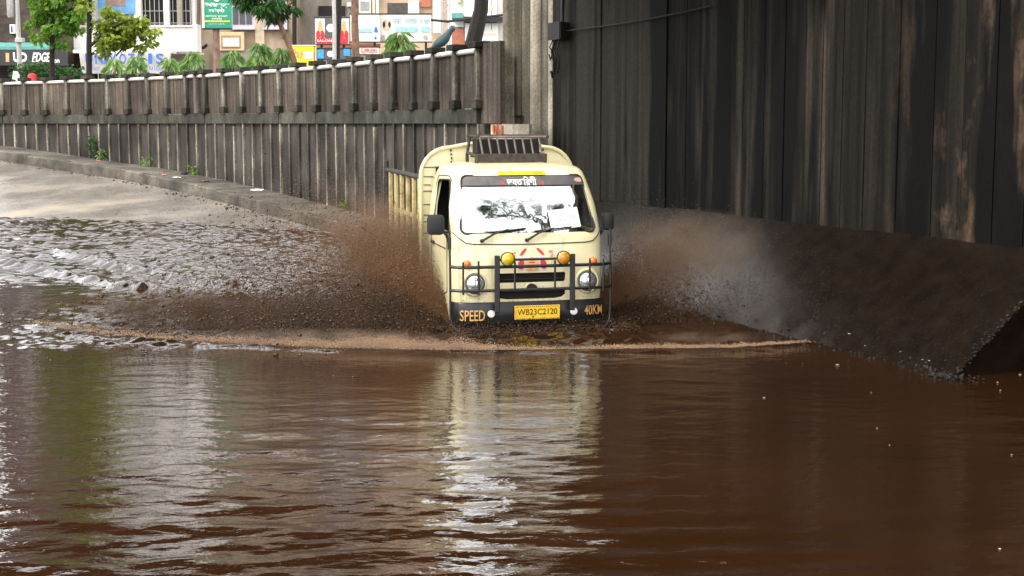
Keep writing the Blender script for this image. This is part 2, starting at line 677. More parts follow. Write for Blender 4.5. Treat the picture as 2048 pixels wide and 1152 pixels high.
def zroad(l, t):
    y = wallp(l)[1]
    z = zside(l) - 0.19
    if y < 25.5:
        z -= (25.5 - y) * 0.05
    z = z - 0.105 * min(max(t - 0.9, 0), 5.5)
    return max(z, -0.55)


# ------------------------------------------------------------------ setting: ground, road, pavement, kerb, street
g = MB()
g.quad((-400, -200, -0.62), (400, -200, -0.62), (400, 900, -0.62), (-400, 900, -0.62))
tag(g.build('ground', M_earth), kind='structure')

r_ = MB()
ls = [-6 + 0.5 * k for k in range(0, 80)]
ts = [0, 0.25, 0.6, 1.2, 2, 3, 4, 5, 6, 7.5, 9, 12, 16, 22]
r_.grid(lambda tt, l: wp(l, walkw(l) + 0.06 + tt, zroad(l, walkw(l) + tt)), ts, ls)
road = tag(r_.build('road', M_road, smooth=True), 'pale wet concrete ramp climbing away beside the retaining wall', kind='structure')
# slab joints: dark bitumen strips, each in a groove line across / along the ramp
M_joint = plain('bitumen_joint', (0.05, 0.042, 0.036), 0.6)
for l0 in (11.0, 15.5, 20.0, 24.5):
    j = MB()
    for a in np.arange(0.4, 12, 0.5):
        p = [wp(l0 + dl, walkw(l0) + aa, zroad(l0 + dl, walkw(l0) + aa) + 0.006) for dl, aa in ((0, a), (0, a + 0.5), (0.045, a + 0.5), (0.045, a))]
        j.quad(*p)
    j.build('slab_joint', M_joint, road)
j = MB()
for l0 in np.arange(6, 32, 0.5):
    j.quad(*[wp(l, walkw(l) + 3.2 + dt, zroad(l, walkw(l) + 3.2 + dt) + 0.006) for l, dt in ((l0, 0), (l0 + 0.5, 0), (l0 + 0.5, 0.05), (l0, 0.05))])
j.build('slab_joint', M_joint, road)

pv = MB()
lsw = [-0.5 + 0.5 * k for k in range(0, 68)]
pv.grid(lambda tt, l: wp(l, tt * (walkw(l) - 0.14), zside(l) + 0.004 * math.sin(l * 3 + tt * 5)), [0, 0.3, 0.6, 1.0], lsw)
tag(pv.build('pavement', M_kerb, smooth=True), kind='structure')
kerb = tag(empty('kerb', (0, 0, 0)), 'worn concrete kerb along the foot of the retaining wall', 'kerb', kind='structure')
kerb.pop('category', None) if hasattr(kerb, 'pop') else None
for k in range(-1, 33):
    m = MB()
    l0, l1 = k + 0.012, k + 0.988
    zz = random.uniform(-0.008, 0.012)
    w0 = walkw(l0)
    vs = []
    for l in (l0, l1):
        w_ = walkw(l)
        zt = zside(l) + 0.012 + zz
        vs += [wp(l, w_ - 0.14, zt - 0.3), wp(l, w_ + 0.02, zt - 0.45), wp(l, w_, zt - 0.02), wp(l, w_ - 0.02, zt), wp(l, w_ - 0.14, zt)]
    m._add(vs, [(0, 1, 2, 3, 4), (9, 8, 7, 6, 5)] + [(i, 5 + i, 5 + (i + 1) % 5, (i + 1) % 5) for i in range(5)])
    m.build('kerb_stone', M_kerb, kerb)

st = MB()
st.grid(lambda tt, l: wp(l, -tt, 2.12), [0.22, 3, 8, 20, 60, 160], [-1 + 0.5 * k for k in range(0, 70)])
tag(st.build('street', M_street), 'street level behind the parapet', kind='structure')

# ------------------------------------------------------------------ retaining wall with parapet
rw = tag(empty('retaining_wall', (C_pts[0][0], C_pts[0][1], 0)), 'long curved concrete retaining wall with a posted parapet and white handrail', 'wall')
RW0 = Vector((C_pts[0][0], C_pts[0][1], 0))


def rwl(p):
    return p - RW0


def slab_on_wall(name, l0, l1, t0, t1, z0, z1, mat, parent=rw, zb=None):
    """box between arc positions l0..l1, depth t0..t1 (towards the road), heights z0..z1; z0 may follow the pavement"""
    m = MB()
    vs = []
    for l in (l0, l1):
        zz0 = zside(l) - 0.3 if z0 is None else z0
        vs += [rwl(wp(l, t1, zz0)), rwl(wp(l, t0, zz0)), rwl(wp(l, t0, z1)), rwl(wp(l, t1, z1))]
    m._add(vs, [(0, 1, 2, 3), (7, 6, 5, 4), (0, 4, 5, 1), (1, 5, 6, 2), (2, 6, 7, 3), (3, 7, 4, 0)])
    return m.build(name, mat, parent)


pm = MB()
pm.bevbox((0, 0, 0.47), (0.14, 0.15, 0.94), 0.045)
me_post = pm.mesh('post', M_post, smooth=True)
pc = MB()
pc.bevbox((0, 0, 0.05), (0.30, 0.26, 0.095), 0.012)
me_cap = pc.mesh('post_cap', M_cap)
pp = MB()
pp.bevbox((0, 0, 0.075), (0.24, 0.21, 0.15), 0.015)
me_plinth = pp.mesh('plinth', M_cap)
rb = MB()
NPOST = 31
post_ls = [float(k) for k in range(NPOST)] + [14.45, 25.45]
for l in post_ls:
    p = wp(l, 0.0, 2.235)
    th = wallp(l)[2]
    rz = th + math.pi / 2 + random.uniform(-0.03, 0.03)
    zj = random.uniform(-0.012, 0.012)
    po = place(me_post, 'post', rw, rwl(p) + Vector((0, 0, zj)), rz)
    place(me_cap, 'post_cap', po, (0, 0, 0.942), random.uniform(-0.05, 0.05))
    if l == int(l):
        place(me_plinth, 'plinth', po, (0, 0, 0.0), 0)
for k in range(NPOST - 1):
    # fence panel: three boards of slightly different depth
    m = MB()
    cuts = [0.075, 0.32 + random.uniform(-.05, .05), 0.66 + random.uniform(-.05, .05), 0.925]
    for a, b in zip(cuts[:-1], cuts[1:]):
        d = random.uniform(-0.012, 0.016)
        vs = []
        for l in (k + a + 0.006, k + b - 0.006):
            vs += [rwl(wp(l, -0.02 + d, 2.235)), rwl(wp(l, -0.06, 2.235)), rwl(wp(l, -0.06, 3.10)), rwl(wp(l, -0.02 + d, 3.10))]
        m._add(vs, [(0, 1, 2, 3), (7, 6, 5, 4), (0, 4, 5, 1), (1, 5, 6, 2), (2, 6, 7, 3), (3, 7, 4, 0)])
    m.build('fence_panel', M_fence, rw)
    hr = MB()
    zz = 3.135
    hr.tube([rwl(wp(k + 0.06, 0.0, zz + random.uniform(-.006, .006))), rwl(wp(k + 0.94, 0.0, zz + random.uniform(-.006, .006)))], 0.043, 10)
    hr.build('handrail', M_white, rw, smooth=True)
    slab_on_wall('band_block', k + 0.008, k + 0.992, -0.25, 0.05 + random.uniform(-.012, .012), 2.0, 2.232 + random.uniform(-.004, .004), M_band)
    for q in (0, 1):
        a = k + q * 0.5 + random.uniform(-.03, .03) * 0
        slab_on_wall('wall_panel', a + 0.03, a + 0.47, -0.3, -0.015 + random.uniform(-.006, .006), None, 2.0, M_pebble)
        slab_on_wall('rib', a - 0.032, a + 0.032, -0.3, 0.03, None, 1.995 if random.random() < 0.8 else 1.93, M_rib)
# end pier beside the underpass
slab_on_wall('end_pier', -0.86, -0.06, -0.07, 0.0, 2.0, 3.24, M_fence)
slab_on_wall('end_pier', -0.26, -0.06, -0.07, 0.02, None, 1.99, M_band)
slab_on_wall('end_pier', -1.9, -0.42, -0.07, -0.02, None, 1.99, M_nose_lit)
slab_on_wall('wall_joint', -0.41, -0.27, -0.3, -0.2, None, 1.99, M_dark)

# ------------------------------------------------------------------ underpass side wall (right) with sloping apron
A = R(22.3)
AO = Vector((3.8, 10.38, 0))
AU = Vector((-math.sin(A), math.cos(A), 0))
AN = Vector((math.cos(A), math.sin(A), 0))
TW = 1.15


def ab(s, t, z):
    return AO + AU * s + AN * t + Vector((0, 0, z))


def s_at(px, zb=0.95):
    """arc position on the wall face seen at photo column px"""
    k = (px - 1024) / F
    # (AO + AU s + AN TW).x = k * (..).y (pitch makes almost no difference to columns)
    b = AO + AN * TW
    return (b.x - k * b.y) / (k * AU.y - AU.x)


uw = tag(empty('underpass_wall', ab(6, TW, 0)), 'tall sooty black concrete underpass wall of vertical panels, right of the truck', 'wall')
UW0 = ab(6, TW, 0)
cols_px = [1105, 1150, 1200, 1245, 1285, 1330, 1368, 1410, 1445, 1483, 1525, 1565, 1605, 1640, 1680, 1725, 1790, 1860, 1920, 1985, 2048]
ss = [s_at(p) for p in cols_px]
s = ss[-1]
while s > -6:
    s -= random.uniform(0.3, 0.55)
    ss.append(s)
WALL_TOP = 6.2
for s1, s0 in zip(ss[:-1], ss[1:]):
    d = random.uniform(-0.011, 0.011)
    z0 = 0.7
    m = MB()
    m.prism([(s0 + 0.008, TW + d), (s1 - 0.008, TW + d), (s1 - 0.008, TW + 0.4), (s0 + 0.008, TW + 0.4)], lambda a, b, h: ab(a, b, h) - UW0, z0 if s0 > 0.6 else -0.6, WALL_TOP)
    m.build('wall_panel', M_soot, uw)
# core behind the panels
m = MB()
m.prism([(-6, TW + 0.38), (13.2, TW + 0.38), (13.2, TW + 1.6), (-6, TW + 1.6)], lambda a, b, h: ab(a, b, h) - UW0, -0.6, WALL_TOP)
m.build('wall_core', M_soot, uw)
# fluted nose: daylight and recess shade painted into light and dark columns
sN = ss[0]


def nose(pts, z0, z1, name='nose_column', mat=None):
    m = MB()
    m.prism(pts, lambda a, b, h: ab(a, b, h) - UW0, z0, z1)
    return m.build(name, mat or M_nose_lit, uw, smooth=True)


def halfround(s0, s1, bulge, n=10):
    c, r = (s0 + s1) / 2, (s1 - s0) / 2
    return [(s1, TW + 0.4)] + [(c + r * math.cos(math.pi * k / n), TW - bulge * math.sin(math.pi * k / n)) for k in range(n + 1)] + [(s0, TW + 0.4)]




def s_t(px, tt):
    k = (px - 1024) / F
    b = AO + AN * tt
    return (b.x - k * b.y) / (k * AU.y - AU.x)


def ncol(px0, t0, px1, t1, mat, z0, bulge, n=8):
    """one vertical column of the nose between two photo columns (right to left)"""
    sa_, sb_ = s_t(px0, t0), s_t(px1, t1)
    pts = [(sa_, TW + .5)]
    for k in range(n + 1):
        f_ = k / n
        b_ = bulge * math.sin(math.pi * f_) ** .5 if 0 < f_ < 1 else 0
        pts.append((sa_ + (sb_ - sa_) * f_, t0 + (t1 - t0) * f_ - b_))
    pts.append((sb_, TW + .5))
    m = MB()
    m.prism(pts[::-1], lambda a, b, h: ab(a, b, h) - UW0, z0, WALL_TOP)
    return m.build('nose_column', mat, uw, smooth=True)


M_nose_shade = streaky('shaded_streaked_concrete', [(0.08, 0.072, 0.055), (0.15, 0.135, 0.105), (0.24, 0.215, 0.165)], (6, 6, 0.25), 0.85, 0.5, 0.2, 26)  # darker copy of the nose concrete, painting in the recess shade
ncol(1104, 1.14, 1095, 1.12, M_nose_lit, 0.5, 0.01)
ncol(1094, 1.13, 1081, 1.10, M_nose_shade, 0.4, 0.0)
ncol(1080, 1.08, 1060, 1.0, M_nose_lit, 0.4, 0.03)
ncol(1059, 1.0, 1043, .96, M_nose_shade, 0.3, 0.02)
ncol(1042, .95, 1023, .90, M_nose_shade, 0.3, 0.0)
ncol(1022, .86, 1006, .74, M_nose_lit, 0.2, 0.03)
# orange paint splashed on the end
pt = MB()
for k in range(22):
    l_ = -0.50 + random.uniform(-.42, .06)
    z_ = 1.98 - abs(random.gauss(0, .22))
    q = wp(l_, -0.012 + .001 * k, z_)
    pt.box(q - UW0, (random.uniform(.015, .05), 0.006, random.uniform(.04, .2)), rz=C_th[0] + math.pi / 2)
M_opaint = plain('orange_paint', (0.55, 0.10, 0.03), 0.7)
pt.build('paint_patch', M_opaint, uw)

# apron
ap = MB()
S0, S1 = 0.80, 13.4
sa = list(np.linspace(S0, S1, 90))
ta = list(np.linspace(-0.30, TW + 0.02, 26))


def apz(s_, t_):
    z = 0.95 * (t_ / TW)
    q = Vector((s_, t_, 0))
    z += 0.010 * mnoise.noise(q * 1.4) + 0.003 * mnoise.noise(q * 8.0)
    if t_ < 0.15:
        z += 0.022 * mnoise.noise(q * 4.0 + Vector((3, 9, 1)))
    return z


ap.grid(lambda a, b: ab(a, b, apz(a, b)), sa, ta)
nb = len(ap.v)
# rough end face towards the camera and the solid underneath
end_top = [ab(S0, b, apz(S0, b)) for b in ta]
end_bot = [ab(S0 + 0.05, b, -0.6) for b in ta]
for a, b, c_, d_ in zip(end_top[:-1], end_top[1:], end_bot[1:], end_bot[:-1]):
    ap.quad(a, b, c_, d_)
apron = tag(ap.build('sloping_apron', M_bank, smooth=True), 'dark wet sloping concrete apron at the foot of the underpass wall', 'apron')

# rubble along the broken end and the foot of the apron
rub = MB()


def stone(mb, c, r):
    bm = bmesh.new()
    bmesh.ops.create_icosphere(bm, subdivisions=1, radius=r)
    o = Vector((random.uniform(0, 50), random.uniform(0, 50), 0))
    sc = Vector((random.uniform(.7, 1.3), random.uniform(.7, 1.3), random.uniform(.5, 1)))
    bm.verts.index_update()
    vs = []
    for v in bm.verts:
        p = v.co * (1 + 0.5 * mnoise.noise(v.co / r * 0.9 + o))
        vs.append(Vector(c) + Vector((p.x * sc.x, p.y * sc.y, p.z * sc.z)))
    fs = [tuple(v.index for v in f.verts) for f in bm.faces]
    bm.free()
    mb._add(vs, fs)


for k in range(200):
    b = random.uniform(-0.1, TW)
    s_ = S0 + abs(random.gauss(0, 0.05)) - 0.02
    stone(rub, ab(s_, b, apz(S0, b) + random.uniform(-0.01, 0.02)), random.uniform(0.005, 0.014))
for k in range(90):
    s_ = S0 + random.random() ** 1.6 * 6
    b = random.gauss(0.0, 0.06)
    stone(rub, ab(s_, b, max(0, apz(s_, b)) + 0.005), random.uniform(0.006, 0.02))
for k in range(60):
    stone(rub, ab(S0 + random.gauss(0.0, 0.10), random.gauss(0.0, 0.08), 0.01), random.uniform(0.008, 0.024))
tag(rub.build('rubble', M_rubble, smooth=False), 'grey rubble along the broken edge of the dark apron', kind='stuff')

# junction box with conduit and hanging cables
jb0 = at(1128, 58, 20.3)
sj = s_at(1128)
J0 = ab(sj, TW - 0.09, jb0.z)
jb = tag(empty('junction_box', J0, A - math.pi / 2), 'black electrical junction box with dangling cables on the underpass wall', 'junction box')
m = MB()
m.bevbox((0, 0, 0), (0.40, 0.15, 0.24), 0.012)
m.build('box_body', M_black, jb)
m = MB()
m.bbox(-0.21, 0.21, -0.09, -0.076, -0.125, 0.125)
m.build('box_lid', M_rubber, jb)
m = MB()
m.tube([(0.10, 0, 0.12), (0.11, 0.01, 0.5), (0.02, 0.02, 0.72), (0.06, 0.02, 1.6)], 0.03, 8)
m.build('conduit', M_black, jb, smooth=True)
for k, (xx, ln) in enumerate(((-0.06, 0.45), (0.02, 0.34), (0.11, 0.40), (-0.14, 0.2))):
    m = MB()
    m.tube([(xx, -0.03, -0.11), (xx - 0.06, -0.06, -0.16 - ln * .3), (xx + 0.03, -0.06, -0.14 - ln * .7), (xx - 0.02, -0.04, -0.14 - ln), (xx - 0.10, -0.03, -0.20 - ln), (xx - 0.15, -0.03, -0.12 - ln)], 0.012 if k else 0.02, 6)
    m.build('cable', M_rubber, jb, smooth=True)
cb = MB()
pts = []
for k in range(25):
    f_ = k / 24
    px_ = 1140 + f_ * 285
    py_ = 62 - f_ * 50 + 5 * math.sin(f_ * math.pi)
    s_ = s_at(px_)
    q = at(px_, py_, ab(s_, TW, 0).y)
    pts.append(ab(s_, TW - 0.06, q.z))
cb.tube(pts, 0.011, 6)
tag(cb.build('wall_cable', M_rubber, smooth=True), 'thin grey cable strung along the upper underpass wall', 'cable')

# bridge deck overhead and the far abutment (outside the frame; the deck outline is shaped to shade wall, bank and water)
dk = MB()
poly = [(8.0, 3.0), (8.0, 21.2), (1.2, 21.2), (-1.5, 19.5), (-9.5, 18.8), (-9.2, 15.4), (0.2, 15.0), (3.4, 13.2), (4.3, 10.3), (4.4, 3.0)]
dk.prism(poly, lambda a, b, h: Vector((a, b, h)), 4.75, 5.6)
bridge = tag(dk.build('bridge_deck', M_soot), 'dark concrete bridge deck spanning the flooded road', 'bridge')
for k in range(5):
    gm = MB()
    f_ = (k + 0.5) / 5
    a0 = Vector((4.4 - 2.9 * f_, 14.0 + f_ * 5.8, 4.55))
    a1 = Vector((-9.0, 15.6 + f_ * 3.2, 4.55))
    dv = a1 - a0
    gm.box((a0 + a1) / 2, (dv.length, 0.3, 0.4), rz=math.atan2(dv.y, dv.x))
    gm.build('girder', M_soot, bridge)
la = MB()
la.prism([(-9.5, 13.6), (-9.9, 19.4), (-10.7, 19.4), (-10.3, 13.6)], lambda a, b, h: Vector((a, b, h)), -0.6, 4.75)
tag(la.build('far_abutment', M_soot), 'plain dark abutment carrying the other end of the bridge deck', 'wall')

# ------------------------------------------------------------------ flood water
TR = Vector((0.19, 13.72, -0.25))     # truck base (front centre)
TRZ = R(14.5)


def smooth01(x):
    x = np.clip(x, 0, 1)
    return x * x * (3 - 2 * x)


def seg_ridge(X, Y, pts, w):
    """distance-based ridge along a polyline, returns exp(-(d/w)^2) (asymmetric use by caller)"""
    best = np.full(X.shape, 1e9)
    for (x0, y0), (x1, y1) in zip(pts[:-1], pts[1:]):
        dx, dy = x1 - x0, y1 - y0
        L2 = dx * dx + dy * dy
        tt = np.clip(((X - x0) * dx + (Y - y0) * dy) / L2, 0, 1)
        d = np.hypot(X - (x0 + tt * dx), Y - (y0 + tt * dy))
        best = np.minimum(best, d)
    return np.exp(-(best / w) ** 2)


waves = []
for k in range(46):
    lam = 0.11 * (0.60 / 0.11) ** (rng.random() ** 1.2)
    ang = rng.normal(math.pi / 2, 0.42)
    amp = 0.0012 * lam
    waves.append((2 * math.pi / lam * math.cos(ang), 2 * math.pi / lam * math.sin(ang), rng.random() * 6.28, amp))
chop = []
for k in range(40):
    lam = 0.10 * (0.55 / 0.10) ** (rng.random())
    ang = rng.random() * 6.28
    amp = 0.012 * lam
    chop.append((2 * math.pi / lam * math.cos(ang), 2 * math.pi / lam * math.sin(ang), rng.random() * 6.28, amp))


ripple = []
for k in range(36):
    lam = 0.15 * (0.34 / 0.15) ** (rng.random())
    ang = rng.normal(math.pi / 2, 0.5)
    ripple.append((2 * math.pi / lam * math.cos(ang), 2 * math.pi / lam * math.sin(ang), rng.random() * 6.28, 0.015 * lam))


def P2(px, py):
    q = onz(px, py)
    return (q.x, q.y)


bow = [P2(60, 650), P2(200, 672), P2(400, 690), P2(650, 702), P2(900, 707), P2(1060, 706), P2(1230, 704), P2(1450, 702), P2(1620, 690)]
wake1 = [P2(-60, 515), P2(100, 548), P2(250, 578), P2(420, 598), P2(560, 606)]
wake2 = [P2(110, 505), P2(250, 540), P2(400, 568), P2(600, 588), P2(700, 600)]


def water_z(X, Y):
    z = np.zeros_like(X)
    patch = 0.65 + 0.55 * np.sin(X * 0.9 + 1.3 * np.sin(Y * 0.55)) * np.sin(Y * 0.7 + X * 0.3)
    for kx, ky, ph, a in waves:
        z += a * np.sin(kx * X + ky * Y + ph)
    # livelier swell near the camera on the left
    z *= patch * (0.75 + 0.9 * smooth01((12.5 - Y) / 6) * smooth01((2.2 - X) / 3.5))
    z += 0.0058 * np.sin(2 * math.pi * (Y + 0.10 * np.sin(0.9 * X + 1) + 0.03 * np.sin(3.1 * X)) / 0.34) * smooth01((8.0 - Y) / 1.3) * (0.6 + 0.4 * np.sin(1.7 * X + Y))
    c = np.zeros_like(X)
    for kx, ky, ph, a in chop:
        c += a * np.sin(kx * X + ky * Y + ph)
    # turbulent zone inside the bow wave
    zone = smooth01((Y - 12.3) / 0.7) * smooth01((20.5 - Y) / 4.0) * smooth01((2.7 - X) / 0.8) * smooth01((X + 5.4 + 0.1 * (Y - 13)) / 1.4)
    z += c * zone * 0.8
    far = smooth01((Y - 16) / 4)
    fine = np.zeros_like(X)
    for kx, ky, ph, a in ripple:
        fine += a * np.sin(kx * X + ky * Y + ph)
    z += fine * far
    b = seg_ridge(X, Y, bow, 0.12)
    z += b * (0.024 * (0.7 + 0.6 * np.sin(2.3 * X + 1.7 * np.sin(4.1 * X))) + 0.15 * np.abs(c))
    z += (0.075 + 0.6 * c) * seg_ridge(X, Y, wake1, 0.09) + (0.08 + 0.6 * c) * seg_ridge(X, Y, wake2, 0.11)
    return z


def grid_patch(xs, ys):
    X, Y = np.meshgrid(xs, ys)
    Z = water_z(X, Y)
    ny, nx = X.shape
    V = np.stack([X, Y, Z], -1).reshape(-1, 3)
    i = np.arange(nx - 1)
    jj = np.arange(ny - 1)
    I, J = np.meshgrid(i, jj)
    a = (J * nx + I).ravel()
    Fc = np.stack([a, a + 1, a + nx + 1, a + nx], -1)
    return V, Fc


# one sheet: rows get coarser with distance
ys = [4.0]
while ys[-1] < 44:
    ys.append(ys[-1] + max(0.022, 0.0021 * ys[-1]))
ys = np.array([-60, -20, -5, 1] + ys)
xs = np.concatenate([[-90, -60, -40, -28, -22], np.arange(-17, -6, 0.07), np.arange(-6, 4.6, 0.03), [4.9, 5.4, 6.5]])
V, Fc = grid_patch(xs, ys)
wme = np_mesh('flood_water', V, Fc, M_water)
wo = bpy.data.objects.new('flood_water', wme)
link(wo)
tag(wo, 'brown flood water covering the road', kind='structure')
print('water verts', len(V))

# ------------------------------------------------------------------ the truck
truck = tag(empty('pickup_truck', TR, TRZ), 'cream mini pickup truck ploughing through the flood water', 'truck')
ZB = 0.25


def T(x, y, z):
    """truck space: x to the picture right, y towards its tail, z above the water line"""
    return Vector((x, y, z + ZB))


PN = 4.6
PD = 0.30


def fz(z):
    return float(np.interp(z, [.05, .30, .60, .90, .97, 1.10, 1.22, 1.34, 1.42, 1.48, 1.53], [.03, .0, .0, .035, .065, .116, .172, .242, .298, .345, .40]))


def wz(z):
    return float(np.interp(z, [.05, .30, .60, .95, 1.2, 1.5, 1.54], [.735, .755, .765, .765, .745, .685, .66]))


def fy(x, z):
    w = wz(z)
    r = min(abs(x) / w, 0.999)
    return fz(z) + PD * (1 - (1 - r ** PN) ** (1 / PN))


def S(x, z, off=0.0):
    """point on the cab's front surface, off metres in front of it"""
    return T(x, fy(x, z) - off, z)


# outline columns: rear-left -> front -> rear-right
half = [(r, PD * (1 - (1 - r ** PN) ** (1 / PN))) for r in list(np.linspace(0, .80, 17)) + [.84, .87, .90, .925, .945, .96, .972]]
for o in (0.11, .14, .18, .23):
    rr = (1 - (1 - o / PD) ** PN) ** (1 / PN)
    if rr > half[-1][0]:
        half.append((rr, o))
half.append((1.0, PD))
front_cols = [(-r, o) for r, o in reversed(half[1:])] + half
REAR = 1.26
side_n = 16


def ring(w, f, z, rear=REAR):
    pts = []
    y1 = f + PD
    for k in range(side_n):
        pts.append(T(-w, rear + (y1 - rear) * k / side_n, z))
    for r, o in front_cols:
        pts.append(T(r * w, f + o, z))
    for k in range(side_n - 1, -1, -1):
        pts.append(T(w, rear + (y1 - rear) * k / side_n, z))
    return pts


levels = []
for z in list(np.linspace(0.08, 0.96, 20)) + list(np.linspace(0.99, 1.50, 14)):
    levels.append(ring(wz(z), fz(z), z))
for w, f, z in ((.672, .378, 1.525), (.655, .405, 1.548), (.632, .44, 1.568), (.59, .50, 1.584), (.48, .62, 1.600), (.30, .80, 1.612), (.10, .98, 1.617), (.004, 1.08, 1.617)):
    levels.append(ring(w, f, z))
cm = MB()
nr = len(levels[0])
for rg in levels:
    cm.v.extend([tuple(p) for p in rg])
for j_ in range(len(levels) - 1):
    for i_ in range(nr - 1):
        cm.f.append((j_ * nr + i_, j_ * nr + i_ + 1, (j_ + 1) * nr + i_ + 1, (j_ + 1) * nr + i_))
        cm.mi.append(0)
cab_me = cm.mesh('cab', M_cream, smooth=True, fix=False)
cab = bpy.data.objects.new('cab', cab_me)
link(cab)
so = cab.modifiers.new('shell', 'SOLIDIFY')
so.thickness = 0.028
so.offset = -1


def rrect(x0, x1, z0, z1, r, n=6, x0t=None, x1t=None):
    """rounded rectangle, optionally narrower at the top"""
    x0t = x0 if x0t is None else x0t
    x1t = x1 if x1t is None else x1t
    pts = []
    for cx, cz, a0 in ((x1, z0, -90), (x1t, z1, 0), (x0t, z1, 90), (x0, z0, 180)):
        sx = -1 if cx > (x0 + x1) / 2 else 1
        sz = 1 if cz == z0 else -1
        for k in range(n + 1):
            a = R(a0 + 90 * k / n)
            pts.append((cx + sx * r + r * math.cos(a), cz + sz * r + r * math.sin(a)))
    return pts


WS = rrect(-.675, .675, .945, 1.492, .055, 6, -.615, .615)
SW = [(.235, .955), (.33, .945), (.98, .965), (1.02, 1.00), (1.02, 1.40), (.99, 1.435), (.55, 1.45), (.475, 1.425), (.42, 1.36)]
SLOT1 = rrect(-.345, .345, .468, .562, .02)
SLOT2 = [(-.345, .392), (.345, .392), (.345, .345), (.31, .318), (.24, .306), (-.24, .306), (-.31, .318), (-.345, .345)]
cut = MB()
cut.prism(WS, lambda a, b, h: T(a, h, b), -0.5, 0.72)
for sgn in (-1, 1):
    cut.prism(SW, lambda a, b, h: T(h, a, b), sgn * 0.55, sgn * 1.1)
cut.prism(SLOT1, lambda a, b, h: T(a, h, b), -0.5, 0.25)
cut.prism(SLOT2, lambda a, b, h: T(a, h, b), -0.5, 0.25)
cut_o = cut.build('cutter', M_dark)
bo = cab.modifiers.new('openings', 'BOOLEAN')
bo.operation = 'DIFFERENCE'
bo.solver = 'EXACT'
bo.object = cut_o
bpy.context.view_layer.update()
dg = bpy.context.evaluated_depsgraph_get()
new_me = bpy.data.meshes.new_from_object(cab.evaluated_get(dg))
cab.modifiers.clear()
cab.data = new_me
new_me.name = 'cab'
new_me.materials.clear()
new_me.materials.append(M_cream)
bpy.data.objects.remove(cut_o)
new_me.polygons.foreach_set('use_smooth', [True] * len(new_me.polygons))
new_me.set_sharp_from_angle(angle=R(35))
cab.parent = truck
print('cab polys', len(new_me.polygons))


def on_front(pts2, off, closed=True):
    p = [S(a, b, off) for a, b in pts2]
    return p + [p[0]] if closed else p


# glass and rubber seals
gm = MB()
NX, NZ = 40, 16
gm.grid(lambda a, b: S(a * (0.685 - 0.06 * (b - .935) / .565), b, -0.014), list(np.linspace(-1, 1, NX)), list(np.linspace(.935, 1.50, NZ)))
wind = gm.build('windscreen', M_glass, truck, smooth=True)
sm = MB()
sm.tube(on_front(WS, 0.002), 0.011, 6, cap=False)
sm.build('windscreen_seal', M_rubber, truck, smooth=True)
for sgn in (-1, 1):
    sm = MB()
    pts = [T(sgn * (wz(b) + 0.0), a, b) for a, b in SW]
    sm.tube(pts + [pts[0]], 0.010, 6, cap=False)
    sm.build('window_seal', M_rubber, truck, smooth=True)
# sun strip with writing on the glass
M_strip = plain('grey_sun_strip', (0.085, 0.078, 0.076), 0.35, var=0.3, scale=8)
vm = MB()
vm.grid(lambda a, b: S(a * (0.668 - 0.06 * (b - .945) / .555), b, 0.001), list(np.linspace(-1, 1, 24)), [1.398, 1.43, 1.46, 1.486])
strip = vm.build('sun_strip', M_strip, truck, smooth=True)
lettering('lettering', 'ভবতািরণী', 0.30, 0.085, M_paper, strip, lambda a, b: S(a * 1.0 - 0.02, 1.438 + b, 0.005), 0.012)
for cx, sg in ((-0.215, 1), (0.185, -1)):
    tm = MB()
    tm._add([S(cx - .018, 1.402, .005), S(cx + .02, 1.402, .005), S(cx - .012 * sg, 1.445, .005)], [(0, 1, 2)])
    tm.build('red_mark', M_red, strip)
dc = MB()
dc._add([S(.575 + .05 * math.cos(2 * math.pi * k / 12), 1.445 + .022 * math.sin(2 * math.pi * k / 12), .005) for k in range(12)], [tuple(range(12))])
dc.build('sticker', plain('peach_sticker', (.52, .30, .24), .6), strip)
# yellow plate over the windscreen with small lettering
yp = MB()
yp.grid(lambda a, b: T(a, fz(b) + PD * 0.0 - 0.006, b), [-.21, -.19, 0, .19, .21], [1.497, 1.507, 1.530])
yp = MB()
yp.prism([(-.235, 1.496), (.225, 1.496), (.245, 1.515), (.228, 1.535), (-.232, 1.535), (-.25, 1.515)], lambda a, b, h: T(a, fz(b) - 0.012 + h, b), -0.004, 0.03)
ypo = yp.build('name_strip', M_yellow, truck)
lettering('lettering', 'মা তারা', 0.12, 0.024, M_red, ypo, lambda a, b: T(a + 0.0, fz(1.516 + b) - 0.0175, 1.516 + b))
lettering('lettering', 'ভবতািরণী', 0.13, 0.026, M_rubber, ypo, lambda a, b: T(a + 0.145, fz(1.516 + b) - 0.0175, 1.516 + b))

# paper permit behind the glass
pa = MB()
pa.m = 0


def pap(a, b, off=0.006):
    ca, sa_ = math.cos(R(6)), math.sin(R(6))
    x, z = .36 + a * ca - b * sa_, 1.075 + a * sa_ + b * ca
    return S(x, z, off)


pa.grid(lambda a, b: pap(a, b), list(np.linspace(-.155, .155, 6)), list(np.linspace(-.095, .095, 4)))
permit = pa.build('paper_permit', M_paper, truck)
lettering('lettering', 'ON DUTY', 0.22, 0.05, M_ink, permit, lambda a, b: pap(a, b + 0.0, 0.009))
lettering('lettering', 'KMC', 0.10, 0.036, M_ink, permit, lambda a, b: pap(a + .03, b - 0.065, 0.009))

